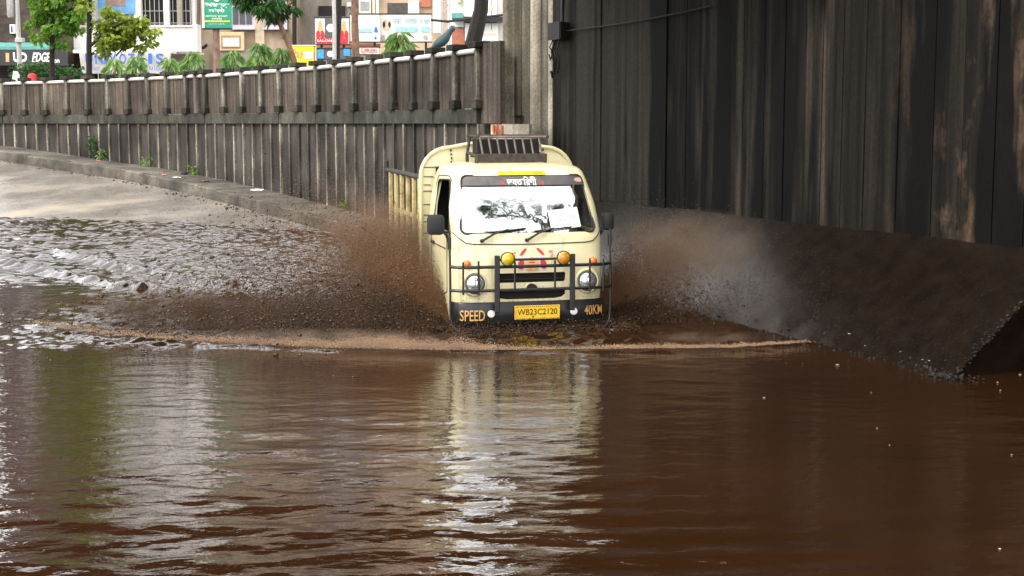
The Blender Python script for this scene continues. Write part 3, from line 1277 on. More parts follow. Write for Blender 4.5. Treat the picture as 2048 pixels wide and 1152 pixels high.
# cowl line, wipers
cl = MB()
pts2 = [(-.745, .955), (-.70, .905), (-.64, .858), (-.56, .846), (0, .838), (.56, .846), (.64, .858), (.70, .905), (.745, .955)]
ptsd = []
for (a0, b0), (a1, b1) in zip(pts2[:-1], pts2[1:]):
    for k in range(6):
        ptsd.append((a0 + (a1 - a0) * k / 6, b0 + (b1 - b0) * k / 6))
ptsd.append(pts2[-1])
cl.tube([S(a, b, 0.0025) for a, b in ptsd], 0.0055, 5)
cl.build('cowl_seam', M_rubber, truck)
for px_, tipx, tipz in ((-.49, -.22, .985), (-.045, .24, .99)):
    w_ = MB()
    w_.lathe([(.018, 0), (.018, .03), (.01, .035)], S(px_, .88, 0.032), 'Y', 10)
    w_.tube([S(px_, .88, .03), S(px_ + (tipx - px_) * .45, .88 + (tipz - .88) * .62, .035), S(tipx, tipz, .022)], [.013, .010, .006], 6)
    wo_ = w_.build('wiper', M_black, truck, smooth=True)
    b_ = MB()
    b_.tube([S(tipx - .20, tipz - .028, .012), S(tipx + .18, tipz + .005, .012)], .007, 5)
    b_.build('wiper_blade', M_rubber, wo_)

# grille backing, grille bar and round badge
gb = MB()
gb.grid(lambda a, b: S(a, b, -0.06), list(np.linspace(-.37, .37, 9)), [.29, .35, .42, .5, .58])
grille = gb.build('grille', M_dark, truck)
for zz in (.50, .53):
    m = MB()
    m.tube([S(a, zz, -0.035) for a in np.linspace(-.36, .36, 9)], .006, 5)
    m.build('grille_bar', M_black, grille)
bd = MB()
bd.prism([(.058 * math.cos(math.pi * k / 12), .398 + .058 * math.sin(math.pi * k / 12)) for k in range(13)], lambda a, b, h: S(a, b, h), -0.01, 0.018)
bd.build('badge', M_rubber, truck)
br = MB()
br.tube([S(.066 * math.cos(math.pi * k / 12), .398 + .066 * math.sin(math.pi * k / 12), .006) for k in range(13)], .008, 6)
br.build('badge_rim', M_cream, truck, smooth=True)

# headlights, indicators
for sgn in (-1, 1):
    hx, hz = sgn * .565, .468
    y0 = fy(hx, hz)
    m = MB()
    n = 28
    prof = [(.128, .03), (.122, -.004), (.112, -.014), (.100, -.010), (.094, .01)]
    m.lathe(prof, T(hx, y0 - .012, hz), 'Y', n)
    hl = m.build('headlight', M_cream, truck, smooth=True)
    m = MB()
    m.lathe([(.101, -.004), (.098, -.024), (.086, -.028), (.084, -.010)], T(hx, y0 - .006, hz), 'Y', n)
    m.build('lamp_rim', plain('lamp_rim_grey', (.10, .10, .095), .5, .3) if sgn < 0 else MATS['lamp_rim_grey'], hl, smooth=True)
    m = MB()
    m.lathe([(.089, -.012), (.080, -.030), (.060, -.046), (.035, -.055), (.004, -.058)], T(hx, y0 - .006, hz), 'Y', n)
    m.build('lens', M_chrome, hl, smooth=True)
    ix, iz = sgn * .635, .658
    m = MB()
    m.lathe([(.040, .02), (.040, -.012), (.034, -.026), (.018, -.036), (.002, -.038)], T(ix, fy(ix, iz) - .004, iz), 'Y', 18)
    m.build('indicator', M_orange, truck, smooth=True)

# painted garland decal between the lamps
dcl = MB()
dcl.grid(lambda a, b: S(a, b, 0.003), list(np.linspace(-.135, .15, 8)), [.585, .65, .72])
decal = dcl.build('decal', plain('pale_decal', (.66, .62, .60), .5, .12, 30), truck)
for poly, mt in (
        ([(-.06, .59), (.07, .59), (.075, .66), (.045, .70), (.005, .715), (-.035, .70), (-.065, .66)], M_skin),
        ([(-.13, .60), (-.085, .60), (-.07, .67), (-.10, .70), (-.135, .66)], M_red),
        ([(.145, .60), (.10, .60), (.085, .67), (.115, .70), (.15, .66)], M_red),
        ([(-.12, .73), (-.09, .735), (-.055, .775), (-.045, .80), (-.07, .795), (-.095, .77)], M_red),
        ([(.135, .73), (.105, .735), (.065, .775), (.05, .80), (.075, .80), (.11, .77)], M_red),
        ([(-.05, .585), (.055, .585), (.05, .61), (.005, .625), (-.045, .61)], M_gold),
        ([(-.03, .655), (.04, .655), (.03, .668), (-.02, .668)], M_red)):
    m = MB()
    m._add([S(a, b, 0.006 if mt is not M_gold else 0.009) for a, b in poly], [tuple(range(len(poly)))])
    m.build('garland_print', mt, decal)
lettering('lettering', 'মা', 0.07, 0.06, M_red, decal, lambda a, b: S(a - .19, .735 + b, .004))
lettering('lettering', 'গু', 0.05, 0.07, M_red, decal, lambda a, b: S(a + .20, .745 + b, .004))

# bumper
bp = MB()
def bump_s(x, z, off):
    w = .775
    r = min(abs(x) / w, .999)
    return T(x, -0.035 + PD * (1 - (1 - r ** PN) ** (1 / PN)) - off, z)


bxs = [r * .775 for r, o in front_cols]
rows = [(.285, -.05), (.290, 0.0), (.275, .012), (.18, .016), (.095, .012), (.08, 0.0), (.08, -.07)]
vs = [bump_s(x, z, o) for z, o in rows for x in bxs]
fs = []
nb_ = len(bxs)
for j_ in range(len(rows) - 1):
    for i_ in range(nb_ - 1):
        fs.append((j_ * nb_ + i_, j_ * nb_ + i_ + 1, (j_ + 1) * nb_ + i_ + 1, (j_ + 1) * nb_ + i_))
bp._add(vs, fs)
bumper = bp.build('bumper', M_black, truck, smooth=True)
lettering('lettering', 'SPEED', .235, .105, M_gold, bumper, lambda a, b: bump_s(a - .595, .165 + b + a * 0.0, .021), .006)
lettering('lettering', '40KM', .20, .095, M_gold, bumper, lambda a, b: bump_s(a + .625, .185 + b, .021), .006)
for sgn in (-1, 1):
    m = MB()
    q = bump_s(sgn * .415, .178, .016)
    m.lathe([(.036, .005), (.036, -.012), (.028, -.020), (.002, -.022)], q, 'Y', 16)
    m.build('reflector', M_whitept, bumper, smooth=True)
pl = MB()
pl.bevbox(bump_s(.035, .185, .045), (.455, .012, .135), .004)
plate = pl.build('number_plate', M_yellow, bumper)
lettering('lettering', 'WB23C2120', .40, .058, M_rubber, plate, lambda a, b: bump_s(0, .192 + b, .0) + Vector((a + .035, -.0535, 0)), .008)
for zz in (.127, .243):
    m = MB()
    for k in range(22):
        m.box(bump_s(.035, zz, .0) + Vector((-.205 + k * .0195, -.0525, 0)), (.010, .002, .006))
    tag(m.build('plate_edge_print', M_rust, plate), kind='stuff')

# bull bar
bb_y = -0.115
bull = MB()


def bar(name, pts, r, mat=M_black):
    m = MB()
    m.tube(pts, r, 8)
    return m.build(name, mat, truck, smooth=True)


def bulge(x):
    r = min(abs(x) / .80, .999)
    return bb_y + .16 * (1 - (1 - r ** 4) ** .25)


xs_ = list(np.linspace(-.80, .80, 21))
bar('bull_bar_rail', [T(x, bulge(x), .638) for x in xs_], .016)
bar('bull_bar_rail', [T(x, bulge(x), .412) for x in xs_], .015)
bar('lamp_rail', [T(x, bb_y - .005, .705) for x in (-.38, .38)], .012)
for sgn in (-1, 1):
    m = MB()
    m.bevbox(T(sgn * .375, bb_y - .012, .475), (.052, .03, .55), .008)
    m.build('bull_bar_upright', M_black, truck)
    for x in (.70, .555, .20):
        bar('bull_bar_rod', [T(sgn * x, bulge(x) - .012, .69 if x != .555 else .70), T(sgn * x, bulge(x) - .012, .375 if x > .3 else .41)], .0105)
    xg = sgn * .805
    bar('guard_loop', [T(xg, bulge(.80) + .02, .98), T(xg, bulge(.80) + .0, .5), T(xg * 1.0, bulge(.80), .16), T(xg * .985, bulge(.80) - .01, .08), T(xg * .94, bulge(.80) - .04, .03), T(xg * .86, bulge(.80) - .05, .02)], .011)
    m = MB()
    m.bevbox(T(xg, bulge(.8) + .03, .86), (.03, .04, .12), .006)
    m.build('guard_clamp', M_black, truck)
    # spot lamps
    sx = sgn * .278
    c_ = T(sx, bb_y - .03, .715)
    m = MB()
    m.lathe([(.02, .07), (.05, .05), (.068, .01), (.070, -.012), (.064, -.016)], c_, 'Y', 22)
    sl = m.build('spot_lamp', M_rust, truck, smooth=True)
    m = MB()
    m.lathe([(.064, -.010), (.056, -.022), (.034, -.031), (.003, -.034)], c_, 'Y', 22)
    m.build('lens', M_fog if sgn < 0 else M_amber, sl, smooth=True)

# mirrors
for sgn in (-1, 1):
    m = MB()
    mx_, my_ = (-.905, .20) if sgn < 0 else (.865, .27)
    sz_ = (.165, .10, .195) if sgn < 0 else (.115, .09, .175)
    m.bevbox(T(mx_, my_, 1.03), sz_, .034, rz=R(8 * sgn))
    mo = m.build('mirror', M_rubber, truck, smooth=True)
    m = MB()
    m.tube([T(mx_ - sgn * .05, my_ + .01, .99), T(sgn * .80, my_ + .0, .93), T(sgn * .765, my_ + .05, .86)], .014, 7)
    m.build('mirror_arm', M_black, mo, smooth=True)
    m = MB()
    m.bevbox(T(mx_, my_ + .052, 1.03), (sz_[0] * .82, .006, sz_[2] * .82), .002, rz=R(8 * sgn))
    m.build('mirror_glass', M_chrome, mo)

# doors: seams, handle
for sgn in (-1, 1):
    def sd_(a, b, off=.001):
        return T(sgn * (wz(b) + off), a, b)
    m = MB()
    m.tube([sd_(.33, .93), sd_(.34, .6), sd_(.37, .36), sd_(.60, .30), sd_(1.06, .30), sd_(1.10, .36), sd_(1.11, .9), sd_(1.10, 1.40), sd_(1.06, 1.475), sd_(.55, 1.485), sd_(.44, 1.44)], .0055, 5)
    dr = m.build('door_seam', M_rubber, truck)
    m = MB()
    m.bevbox(sd_(1.0, .80, .012), (.025, .13, .03), .006)
    m.build('door_handle', M_black, truck)
    m = MB()
    m.tube([sd_(.40, .78), sd_(1.08, .79)], .006, 5)
    m.build('side_trim', M_rust, truck)

# cab interior
m = MB()
m.bevbox(T(0, .46, .90), (1.30, .34, .12), .04)
m.build('dashboard', M_dark, truck)
for sx in (-.33, .33):
    m = MB()
    m.bevbox(T(sx, .92, .72), (.5, .45, .14), .04)
    st_ = m.build('seat', M_rubber, truck)
    m = MB()
    m.bevbox(T(sx, 1.15, 1.02), (.48, .13, .56), .05)
    m.build('seat_back', M_rubber, st_)
m = MB()
m.tube([T(-.33 + .17 * math.cos(a), .66 + .09 * math.sin(a), 1.00 + .13 * math.sin(a)) for a in np.linspace(0, 2 * math.pi, 25)], .013, 6, cap=False)
m.tube([T(-.33, .66, 1.0), T(-.33, .50, .90)], .02, 6)
m.build('steering_wheel', M_black, truck, smooth=True)
m = MB()
m.bbox(-.69, .69, REAR - .03, REAR - .01, .3 + ZB, 1.55 + ZB)
m.build('cab_back', M_dark, truck)
m = MB()
m.bevbox(T(.06, .44, .985), (.09, .05, .06), .015)
m.build('dash_ornament', plain('dash_orange', (.45, .10, .03), .5), truck)

# headboard behind the cab: arched plate with rolled rim, straps and rivets
HBY = 1.37
hb_out = []
W_, ZT, RC = .825, 1.805, .30
hb_out += [(-W_, .42), (-W_, ZT - RC - .06)]
for k in range(1, 10):
    a = math.pi - (math.pi / 2) * k / 10
    hb_out.append((-W_ + RC + RC * math.cos(a), ZT - .055 - RC + RC * math.sin(a)))
hb_out += [(-W_ + RC, ZT - .055), (-.3, ZT - .015), (0, ZT), (.3, ZT - .015), (W_ - RC, ZT - .055)]
for k in range(1, 10):
    a = math.pi / 2 - (math.pi / 2) * k / 10
    hb_out.append((W_ - RC + RC * math.cos(a), ZT - .055 - RC + RC * math.sin(a)))
hb_out += [(W_, ZT - RC - .06), (W_, .42)]
m = MB()
m.prism(hb_out, lambda a, b, h: T(a, HBY + h, b), 0.0, 0.03)
hb = m.build('headboard', M_cream, truck)
m = MB()
m.tube([T(a, HBY - .005, b) for a, b in hb_out], .021, 8)
m.build('headboard_rim', M_cream, truck, smooth=True)
for sgn in (-1, 1):
    for z0_, z1_ in ((.86, .86), (.98, .98), (1.05, 1.05), (1.16, 1.16), (1.30, 1.30), (1.365, 1.365), (1.45, 1.45)):
        m = MB()
        m.tube([T(sgn * (W_ - .03), HBY - .004, z0_), T(sgn * (W_ - .115 + random.uniform(-.02, .01)), HBY - .004, z1_)], .0045, 5)
        m.build('headboard_rib', M_rust, hb)
    m = MB()
    for k in range(4):
        m.box(T(sgn * (.50 + random.uniform(-.006, .006)), HBY - .006, 1.60 + k * .04), (.016, .012, .02))
    tag(m.build('strap', M_rust, hb), kind='stuff')
    m = MB()
    m.tube([T(sgn * (W_ - .03), HBY - .004, 1.545), T(sgn * .42, HBY - .004, 1.56)], .0045, 5)
    m.build('headboard_rib', M_rust, hb)

# roof carrier
rk = MB()
RX0, RX1, RY0, RY1, RZ0, RZ1 = -.375, .345, .74, 1.16, 1.655, 1.865
rk.bevbox(T((RX0 + RX1) / 2, RY0, RZ0 + .0), (RX1 - RX0, .05, .085), .006)
carrier = rk.build('roof_carrier', M_rust, truck)


def rkbar(a, b, r=.012, mat=M_rust, name='carrier_bar'):
    m = MB()
    m.tube([T(*a), T(*b)], r, 6)
    return m.build(name, mat, carrier)


rkbar((RX0 + .05, RY0 + .05, RZ1), (RX1 + .02, RY0 + .05, RZ1), .014, plain('worn_grey_steel', (.16, .13, .11), .6, .4))
M_wsteel = MATS['worn_grey_steel']
for k in range(8):
    x = RX0 + .06 + k * .088
    rkbar((x + .01, RY0 + .01, RZ0 + .03), (x - .012, RY0 + .05, RZ1), .0105, M_wsteel)
for x in (RX0, RX1):
    rkbar((x, RY0, RZ0 + .02), (x, RY1, RZ0 + .05), .016)
    rkbar((x + .04, RY0 + .05, RZ1), (x + .03, RY1, RZ1 + .01), .016)
    rkbar((x, RY1, RZ0 + .03), (x + .03, RY1, RZ1 + .01), .016)
    rkbar((x, RY0, RZ0 - .06), (x, RY0, RZ0 + .04), .018)
    rkbar((x, RY1, RZ0 - .06), (x, RY1, RZ0 + .04), .018)
rkbar((RX0, RY1, RZ1 + .01), (RX1, RY1, RZ1 + .01), .014)
m = MB()
m.bbox(RX0 + .03, RX1 - .03, RY0 + .08, RY1 - .02, RZ0 + .0 + ZB, RZ0 + .025 + ZB)
m.bbox(RX0 + .05, RX1 - .02, RY0 + .16, RY1 - .03, RZ0 + .03 + ZB, RZ1 - .025 + ZB)
m.build('carrier_board', M_dark, carrier)

# cargo bed
m = MB()
m.bbox(-.79, .79, 1.42, 3.62, .40 + ZB, .47 + ZB)
m.build('bed_floor', M_bed, truck)
for sgn in (-1, 1):
    y = 1.47
    k = 0
    while y < 3.6:
        m = MB()
        lean = random.uniform(-.006, .006)
        m.bevbox(T(sgn * (.80 + lean), y + .06, .935), (.045, .075, .99), .01)
        m.build('slat', M_bed, truck)
        y += .36
        k += 1
    m = MB()
    m.bbox(sgn * .755 - .012, sgn * .755 + .012, 1.42, 3.62, .45 + ZB, 1.40 + ZB)
    m.build('side_panel', M_dark, truck)
    for zz, hh in ((.62, .05), (.98, .05)):
        m = MB()
        m.bbox(sgn * .775 - .01, sgn * .775 + .01, 1.42, 3.62, zz + ZB, zz + hh + ZB)
        m.build('side_rail', M_bed, truck)
    m = MB()
    m.tube([T(sgn * .80, 1.41, 1.435), T(sgn * .80, 2.5, 1.445), T(sgn * .80, 3.63, 1.45)], .03, 8)
    m.build('top_rail', M_rust, truck, smooth=True)
    for yy in (3.62,):
        m = MB()
        m.tube([T(sgn * .80, yy, .4), T(sgn * .80, yy, 1.56)], .022, 6)
        m.build('corner_post', M_rust, truck)
m = MB()
m.bbox(-.78, .78, 3.60, 3.63, .45 + ZB, 1.05 + ZB)
m.build('tailgate', M_bed, truck)
# chassis, wheels (mostly under water)
m = MB()
m.bbox(-.38, .38, .25, 3.5, .12 + ZB, .28 + ZB)
m.build('chassis', M_dark, truck)
for sx in (-.64, .64):
    for yy in (.62, 2.75):
        m = MB()
        m.lathe([(.19, -.07), (.255, -.065), (.27, -.04), (.27, .04), (.255, .065), (.19, .07)], T(sx, yy, .02), 'X', 24)
        wh = m.build('wheel', M_rubber, truck, smooth=True)
        m = MB()
        m.lathe([(.18, -.05), (.19, -.068), (.10, -.06), (.05, -.075), (.05, .075), (.10, .06), (.19, .068), (.18, .05)], T(sx, yy, .02), 'X', 18)
        m.build('rim', M_wsteel, wh, smooth=True)
m = MB()
m.bbox(-.70, .70, .06, .10, -.12 + ZB, .10 + ZB)
m.build('under_skirt', M_dark, truck)

# ------------------------------------------------------------------ spray: thousands of muddy droplets
OV = np.array([(1, 0, 0), (-1, 0, 0), (0, 1, 0), (0, -1, 0), (0, 0, 1), (0, 0, -1)], float)
OF = np.array([(0, 2, 4), (2, 1, 4), (1, 3, 4), (3, 0, 4), (2, 0, 5), (1, 2, 5), (3, 1, 5), (0, 3, 5)])


TV = np.array([(1, 1, 1), (1, -1, -1), (-1, 1, -1), (-1, -1, 1)], float) / 1.3
TF = np.array([(0, 1, 2), (0, 3, 1), (0, 2, 3), (1, 3, 2)])


def droplets(name, P, rad, label, stretch=None, mat=None, octa=False, grp='spray thrown up by the truck'):
    n = len(P)
    bv, bf = (OV, OF) if octa else (TV, TF)
    sg = rng.choice([-1.0, 1.0], (n, 1, 1))
    V = bv[None] * rad[:, None, None] * (1 if octa else sg)
    if stretch is not None:
        # ligaments: elongated along their own flight direction
        d = stretch / (np.linalg.norm(stretch, axis=1, keepdims=True) + 1e-9)
        k = rng.random(n) ** 2 * 1.6
        V = V + d[:, None, :] * (V @ d[:, :, None]) * k[:, None, None]
    V = V + P[:, None, :]
    Fc = bf[None] + (np.arange(n) * len(bv))[:, None, None]
    me = np_mesh(name, V.reshape(-1, 3), Fc.reshape(-1, 3), mat or M_spray)
    o = bpy.data.objects.new(name, me)
    link(o)
    tag(o, label, kind='stuff', group=grp)
    return o


CT, STH = math.cos(TRZ), math.sin(TRZ)


def t2w(x, y, z):
    return np.stack([TR.x + x * CT - y * STH, TR.y + x * STH + y * CT, z], -1)


def plume(n, side, seed, vo=(1.2, 5.5), el=(8, 62), jets=260, back=2.2, wheel_y=.35, dens_pow=1.0, tmax=1.0):
    """ballistic sheets leaving the front wheel: jets share a launch velocity, droplets fill each jet's arc"""
    g = np.random.default_rng(seed)
    jel = np.radians(g.uniform(el[0], el[1], jets))
    # steep jets are slower sideways
    sp = g.uniform(vo[0], vo[1], jets)
    jaz = g.normal(0.0, 0.30, jets)
    which = g.integers(0, jets, n)
    e = jel[which] + g.normal(0, .07, n)
    v = sp[which] * (1 + g.normal(0, .07, n))
    a = jaz[which] + g.normal(0, .07, n)
    vz_ = v * np.sin(e)
    vx_ = v * np.cos(e) * np.cos(a)
    vy_ = v * np.cos(e) * np.sin(a)
    life = 2 * vz_ / 9.8
    tau = life * g.random(n) ** dens_pow * tmax
    x = side * (.70 + vx_ * tau)
    y = wheel_y + (back + vy_) * tau * 1.0
    z = vz_ * tau - 4.9 * tau ** 2
    ok = z > 0.0
    P = t2w(x, y, z)
    vel = np.stack([side * vx_ * CT, np.full(n, 0.0), vz_ - 9.8 * tau], -1)
    return P[ok], vel[ok], g


def sizes(g, n, lo=.0026, hi=.0055, big=.05, bmax=.014):
    r = lo + (hi - lo) * g.random(n)
    m_ = g.random(n) < big
    r[m_] = hi + (bmax - hi) * g.random(m_.sum()) ** 2
    return r


# left plume: high orange-brown fan
P, v_, g_ = plume(90000, -1, 11, (2.8, 5.6), (44, 76), 230, 2.1)
droplets('spray', P, sizes(g_, len(P), .0016, .0038, .02, .010), 'tall fan of brown spray beside the truck on the picture left', v_)
# left low sheet running far out to the side
P, v_, g_ = plume(80000, -1, 12, (2.2, 6.6), (8, 36), 260, 1.2, dens_pow=.9)
droplets('spray', P, sizes(g_, len(P), .0017, .0040), 'low sheet of spray, shade painted in, skimming out left of the truck', v_, M_spray_shade)
# scattered drops further back on the left
P, v_, g_ = plume(80000, -1, 22, (5.0, 10.5), (4, 17), 300, .8)
droplets('spray', P, sizes(g_, len(P), .0017, .0040), 'long wing of spray, shade painted in, low over the surface, far left of the truck', v_, M_spray_shade)
P, v_, g_ = plume(6500, -1, 13, (3.0, 6.2), (35, 62), 500, 3.4)
droplets('spray', P, sizes(g_, len(P), .003, .007), 'scattered drops over the bright water behind the spray', v_, M_spray_shade, True)
# right plume
P, v_, g_ = plume(70000, 1, 14, (2.8, 4.9), (36, 66), 240, 1.5)
droplets('spray', P, sizes(g_, len(P), .0016, .0034, .02, .009), 'soft arc of brown spray on the picture right of the truck', v_)
P, v_, g_ = plume(36000, 1, 15, (2.0, 5.5), (6, 28), 200, .9)
droplets('spray', P, sizes(g_, len(P), .0024, .0048), 'low spray along the bow wave right of the truck', v_, M_spray_shade)
# fine mist between the droplets: closed volumes of even brown haze, torn by noise
def mist(name, label, c, rad, rot, dens, col):
    mt, t = newmat('brown_mist_' + str(len(MATS)))
    t.n.remove(t.p)
    pv_ = t.n.new('ShaderNodeVolumePrincipled')
    pv_.inputs['Color'].default_value = (*col, 1)
    pv_.inputs['Anisotropy'].default_value = 0.25
    tc = t.n.new('ShaderNodeTexCoord')
    ln = t.n.new('ShaderNodeVectorMath')
    ln.operation = 'LENGTH'
    t.l.new(tc.outputs['Object'], ln.inputs[0])
    fall = t.ramp(ln.outputs['Value'], [(0.25, 1.0), (0.6, 0.45), (0.98, 0.0)])
    nz = t.noise(t.coord('World', (1, 1, 1.2)), 3.4, 4, 0.65, 0.5)
    nn = t.ramp(nz, [(0.36, 0.0), (0.66, 1.0)])
    t.l.new(t.math('MULTIPLY', t.math('MULTIPLY', fall, nn), dens), pv_.inputs['Density'])
    t.l.new(pv_.outputs[0], t.out.inputs['Volume'])
    bm = bmesh.new()
    bmesh.ops.create_icosphere(bm, subdivisions=3, radius=1)
    me = bpy.data.meshes.new(name)
    bm.to_mesh(me)
    bm.free()
    me.materials.append(mt)
    o = bpy.data.objects.new(name, me)
    o.location, o.scale, o.rotation_euler = c, rad, (0, rot, 0)
    link(o)
    tag(o, label, kind='stuff', group='spray thrown up by the truck')


mist('mist', 'brown mist in the fan of spray left of the truck', (-1.12, 14.9, .58), (1.05, .75, .64), R(24), 7.0, (.57, .385, .25))
mist('mist', 'brown mist in the arc of spray right of the truck', (1.75, 15.0, .62), (1.05, .75, .50), R(-8), 3.2, (.54, .36, .22))
mist('mist', 'low mist, shade painted in dark brown, over the wing of spray far left of the truck', (-2.75, 14.15, .10), (2.3, .75, .26), R(3), 8.0, (.20, .125, .075))  # colour darker than the other mist, painting in shade
mist('mist', 'pale brown mist along the bow wave left of the truck', (-1.75, 12.85, .05), (1.5, .30, .10), R(0), 4.0, (.80, .60, .44))
mist('mist', 'thin pale mist along the bow wave right of the truck', (1.85, 12.98, .04), (.75, .22, .07), R(0), 3.0, (.72, .50, .35))
# foam lip of the bow wave
g_ = np.random.default_rng(16)
n = 75000
bw = np.array(bow)
cum = np.concatenate([[0], np.cumsum(np.hypot(*np.diff(bw, axis=0).T))])
q = g_.random(n) * cum[-1]
bx = np.interp(q, cum, bw[:, 0])
by = np.interp(q, cum, bw[:, 1])
w_env = np.interp(bx, [-4.8, -3.5, -2, -1.2, -.6, -.2, .4, .9, 1.6, 2.4, 2.8], [.06, .20, .45, .80, .85, .40, .10, .28, .25, .12, .02])
hh = np.abs(g_.normal(0, .045, n)) * w_env * (0.7 + .6 * np.sin(bx * 7 + 2 * np.sin(bx * 3)) ** 2)
keep = g_.random(n) < w_env
yo = np.abs(g_.normal(0, 1, n)) * np.interp(bx, [-5, -3, -1, 0, 3], [.10, .17, .13, .07, .07])
P = np.stack([bx + g_.normal(0, .04, n), by - .05 + yo + hh * .8, .035 + hh * np.exp(-yo * 1.5)], -1)[keep]
droplets('spray', P, sizes(g_, len(P), .0018, .0042, .02, .008), 'pale brown foam lip of the bow wave in front of the truck', None, M_foamy)
# churned water under the bumper
n = 3500
x = g_.uniform(-.95, .95, n)
P = t2w(x, g_.uniform(-.6, .15, n), np.abs(g_.normal(0, .05, n)) + .02)
droplets('spray', P, sizes(g_, len(P), .003, .006), 'churned drops under the front bumper of the truck', None, M_spray_shade, True)

# ------------------------------------------------------------------ street level behind the parapet
ZSTREET = 2.12


def pbox(m, px0, px1, py0, py1, d, depth=0.3, d1=None):
    """box whose front face covers photo pixels px0..px1, py0..py1 at depth d"""
    a = at(px0, py1, d)
    b = at(px1, py0, d)
    return m.bbox(a.x, b.x, d, d + depth, a.z, b.z)


def wbox(m, px0, px1, z0, z1, d, depth=0.3):
    a = at(px0, 247, d)
    b = at(px1, 247, d)
    return m.bbox(a.x, b.x, d, d + depth, z0, z1)


def bpart(name, mat, parent, px0, px1, py0, py1, d, depth=0.1, smooth=False):
    m = MB()
    pbox(m, px0, px1, py0, py1, d, depth)
    return m.build(name, mat, parent)


def btext(s, mat, parent, px0, px1, py0, py1, d, bold=0.0, name='lettering', slant=0.0):
    a, b = at(px0, py1, d), at(px1, py0, d)
    cx, cz = (a.x + b.x) / 2, (a.z + b.z) / 2
    return lettering(name, s, b.x - a.x, b.z - a.z, mat, parent, lambda u, v: Vector((cx + u + slant * v, d - 0.012, cz + v)), bold)


M_wbrown = streaky('dark_brown_brickwork', [(0.045, 0.033, 0.028), (0.075, 0.055, 0.045), (0.11, 0.085, 0.07)], (1.5, 1.5, 4), 0.9, 0.4, 0.1, 14, fs=0.25)
M_wwhite = streaky('white_render', [(0.62, 0.60, 0.55), (0.78, 0.77, 0.74), (0.84, 0.83, 0.81)], (1.5, 1.5, 0.5), 0.8, 0.2, 0.06, 10, fs=0.25)
M_wtan = streaky('tan_render', [(0.24, 0.18, 0.13), (0.36, 0.28, 0.20), (0.44, 0.36, 0.27)], (1.2, 1.2, 0.4), 0.9, 0.3, 0.08, 8, fs=0.25)
M_wgrey = streaky('grey_brown_render', [(0.17, 0.145, 0.12), (0.26, 0.225, 0.185), (0.33, 0.29, 0.24)], (1.2, 1.2, 0.4), 0.9, 0.3, 0.08, 8, fs=0.25)
M_lav = plain('lavender_window_paint', (0.50, 0.46, 0.54), 0.6)
M_pane, t = newmat('dark_window_glass')
t.set(base=(0.03, 0.032, 0.04), rough=0.08, spec=0.6)
M_teal = plain('teal_awning', (0.10, 0.30, 0.27), 0.7, var=0.3, scale=4)
M_signblk = plain('black_signboard', (0.016, 0.016, 0.02), 0.4)
M_blue = plain('blue_letter', (0.03, 0.13, 0.55), 0.5)
M_green = plain('green_signboard', (0.006, 0.24, 0.14), 0.4, var=0.08)
M_poster = plain('sky_blue_poster', (0.10, 0.32, 0.62), 0.5, var=0.3, scale=2, dirt=(0.45, 0.30, 0.22))
M_ltblue = plain('light_blue_print', (0.30, 0.52, 0.66), 0.5)
M_yellowb = plain('yellow_signboard', (0.86, 0.72, 0.02), 0.5, var=0.05)
M_pink = plain('pink_letter', (0.80, 0.22, 0.20), 0.5)
M_redbeam = plain('red_brown_beam', (0.42, 0.15, 0.09), 0.7)
M_tan2 = plain('tan_frame', (0.62, 0.47, 0.28), 0.7)
M_steel = plain('pale_grey_steel', (0.42, 0.41, 0.40), 0.55)
M_tarp = plain('dark_teal_tarpaulin', (0.025, 0.055, 0.065), 0.6, var=0.3, scale=3)
M_taxi = plain('taxi_yellow', (0.85, 0.50, 0.02), 0.35, coat=0.5)
M_redp = plain('red_paint', (0.60, 0.02, 0.03), 0.45)
M_grey = plain('grey_print', (0.35, 0.34, 0.33), 0.6)

ZB1 = 22.0
# 1 dark brown shop building
b1 = tag(empty('shop_building', at(-60, 200, 62)), 'dark brown building with teal awning behind the street lamp', 'building')
B1 = b1.location.copy()
b1.location = (0, 0, 0)
m = MB(); wbox(m, -40, 141, 1.9, ZB1, 62.4, 8)
m.build('wall', M_wbrown, b1)
m = MB()
a, c_ = at(-40, 97, 62.4), at(122, 85, 62.4)
m._add([(a.x, 62.4, c_.z), (c_.x, 62.4, c_.z), (c_.x, 60.9, a.z), (a.x, 60.9, a.z), (a.x, 62.4, c_.z - .08), (c_.x, 62.4, c_.z - .08), (c_.x, 60.9, a.z - .12), (a.x, 60.9, a.z - .12)],
       [(0, 1, 2, 3), (7, 6, 5, 4), (3, 2, 6, 7), (0, 3, 7, 4), (1, 5, 6, 2)])
m.build('awning', M_teal, b1)
w_ = bpart('window', M_wwhite, b1, 20, 30, 49, 67, 62.3, 0.12)
bpart('pane', M_pane, w_, 22, 24.5, 52, 64, 62.27, 0.05)
for x0 in (-30, 60):
    w_ = bpart('window', M_lav, b1, x0, x0 + 50, -75, -15, 62.3, 0.12)
    bpart('pane', M_pane, w_, x0 + 5, x0 + 23, -70, -20, 62.27, 0.05)
    bpart('pane', M_pane, w_, x0 + 27, x0 + 45, -70, -20, 62.27, 0.05)
sb = tag(empty('shop_sign', (0, 0, 0)), 'black shop sign reading EDGE in white letters under the teal awning', 'sign')
bpart('board', M_signblk, sb, -36, 133, 99, 131, 60.8, 0.15)
btext('EDGE', M_paper, sb, 66, 100, 105, 124, 60.8, 0.03, slant=0.2)
btext('UD', M_paper, sb, 27, 54, 105, 124, 60.8, 0.05)
btext('on', M_paper, sb, 109, 119, 119, 126, 60.8, 0.02)
bpart('flame_mark', M_skin, sb, 12, 18, 106, 124, 60.79, 0.02)
m = MB(); wbox(m, -36, 138, 2.1, 4.4, 62.2, 0.25); m.build('shop_front', M_dark, b1)

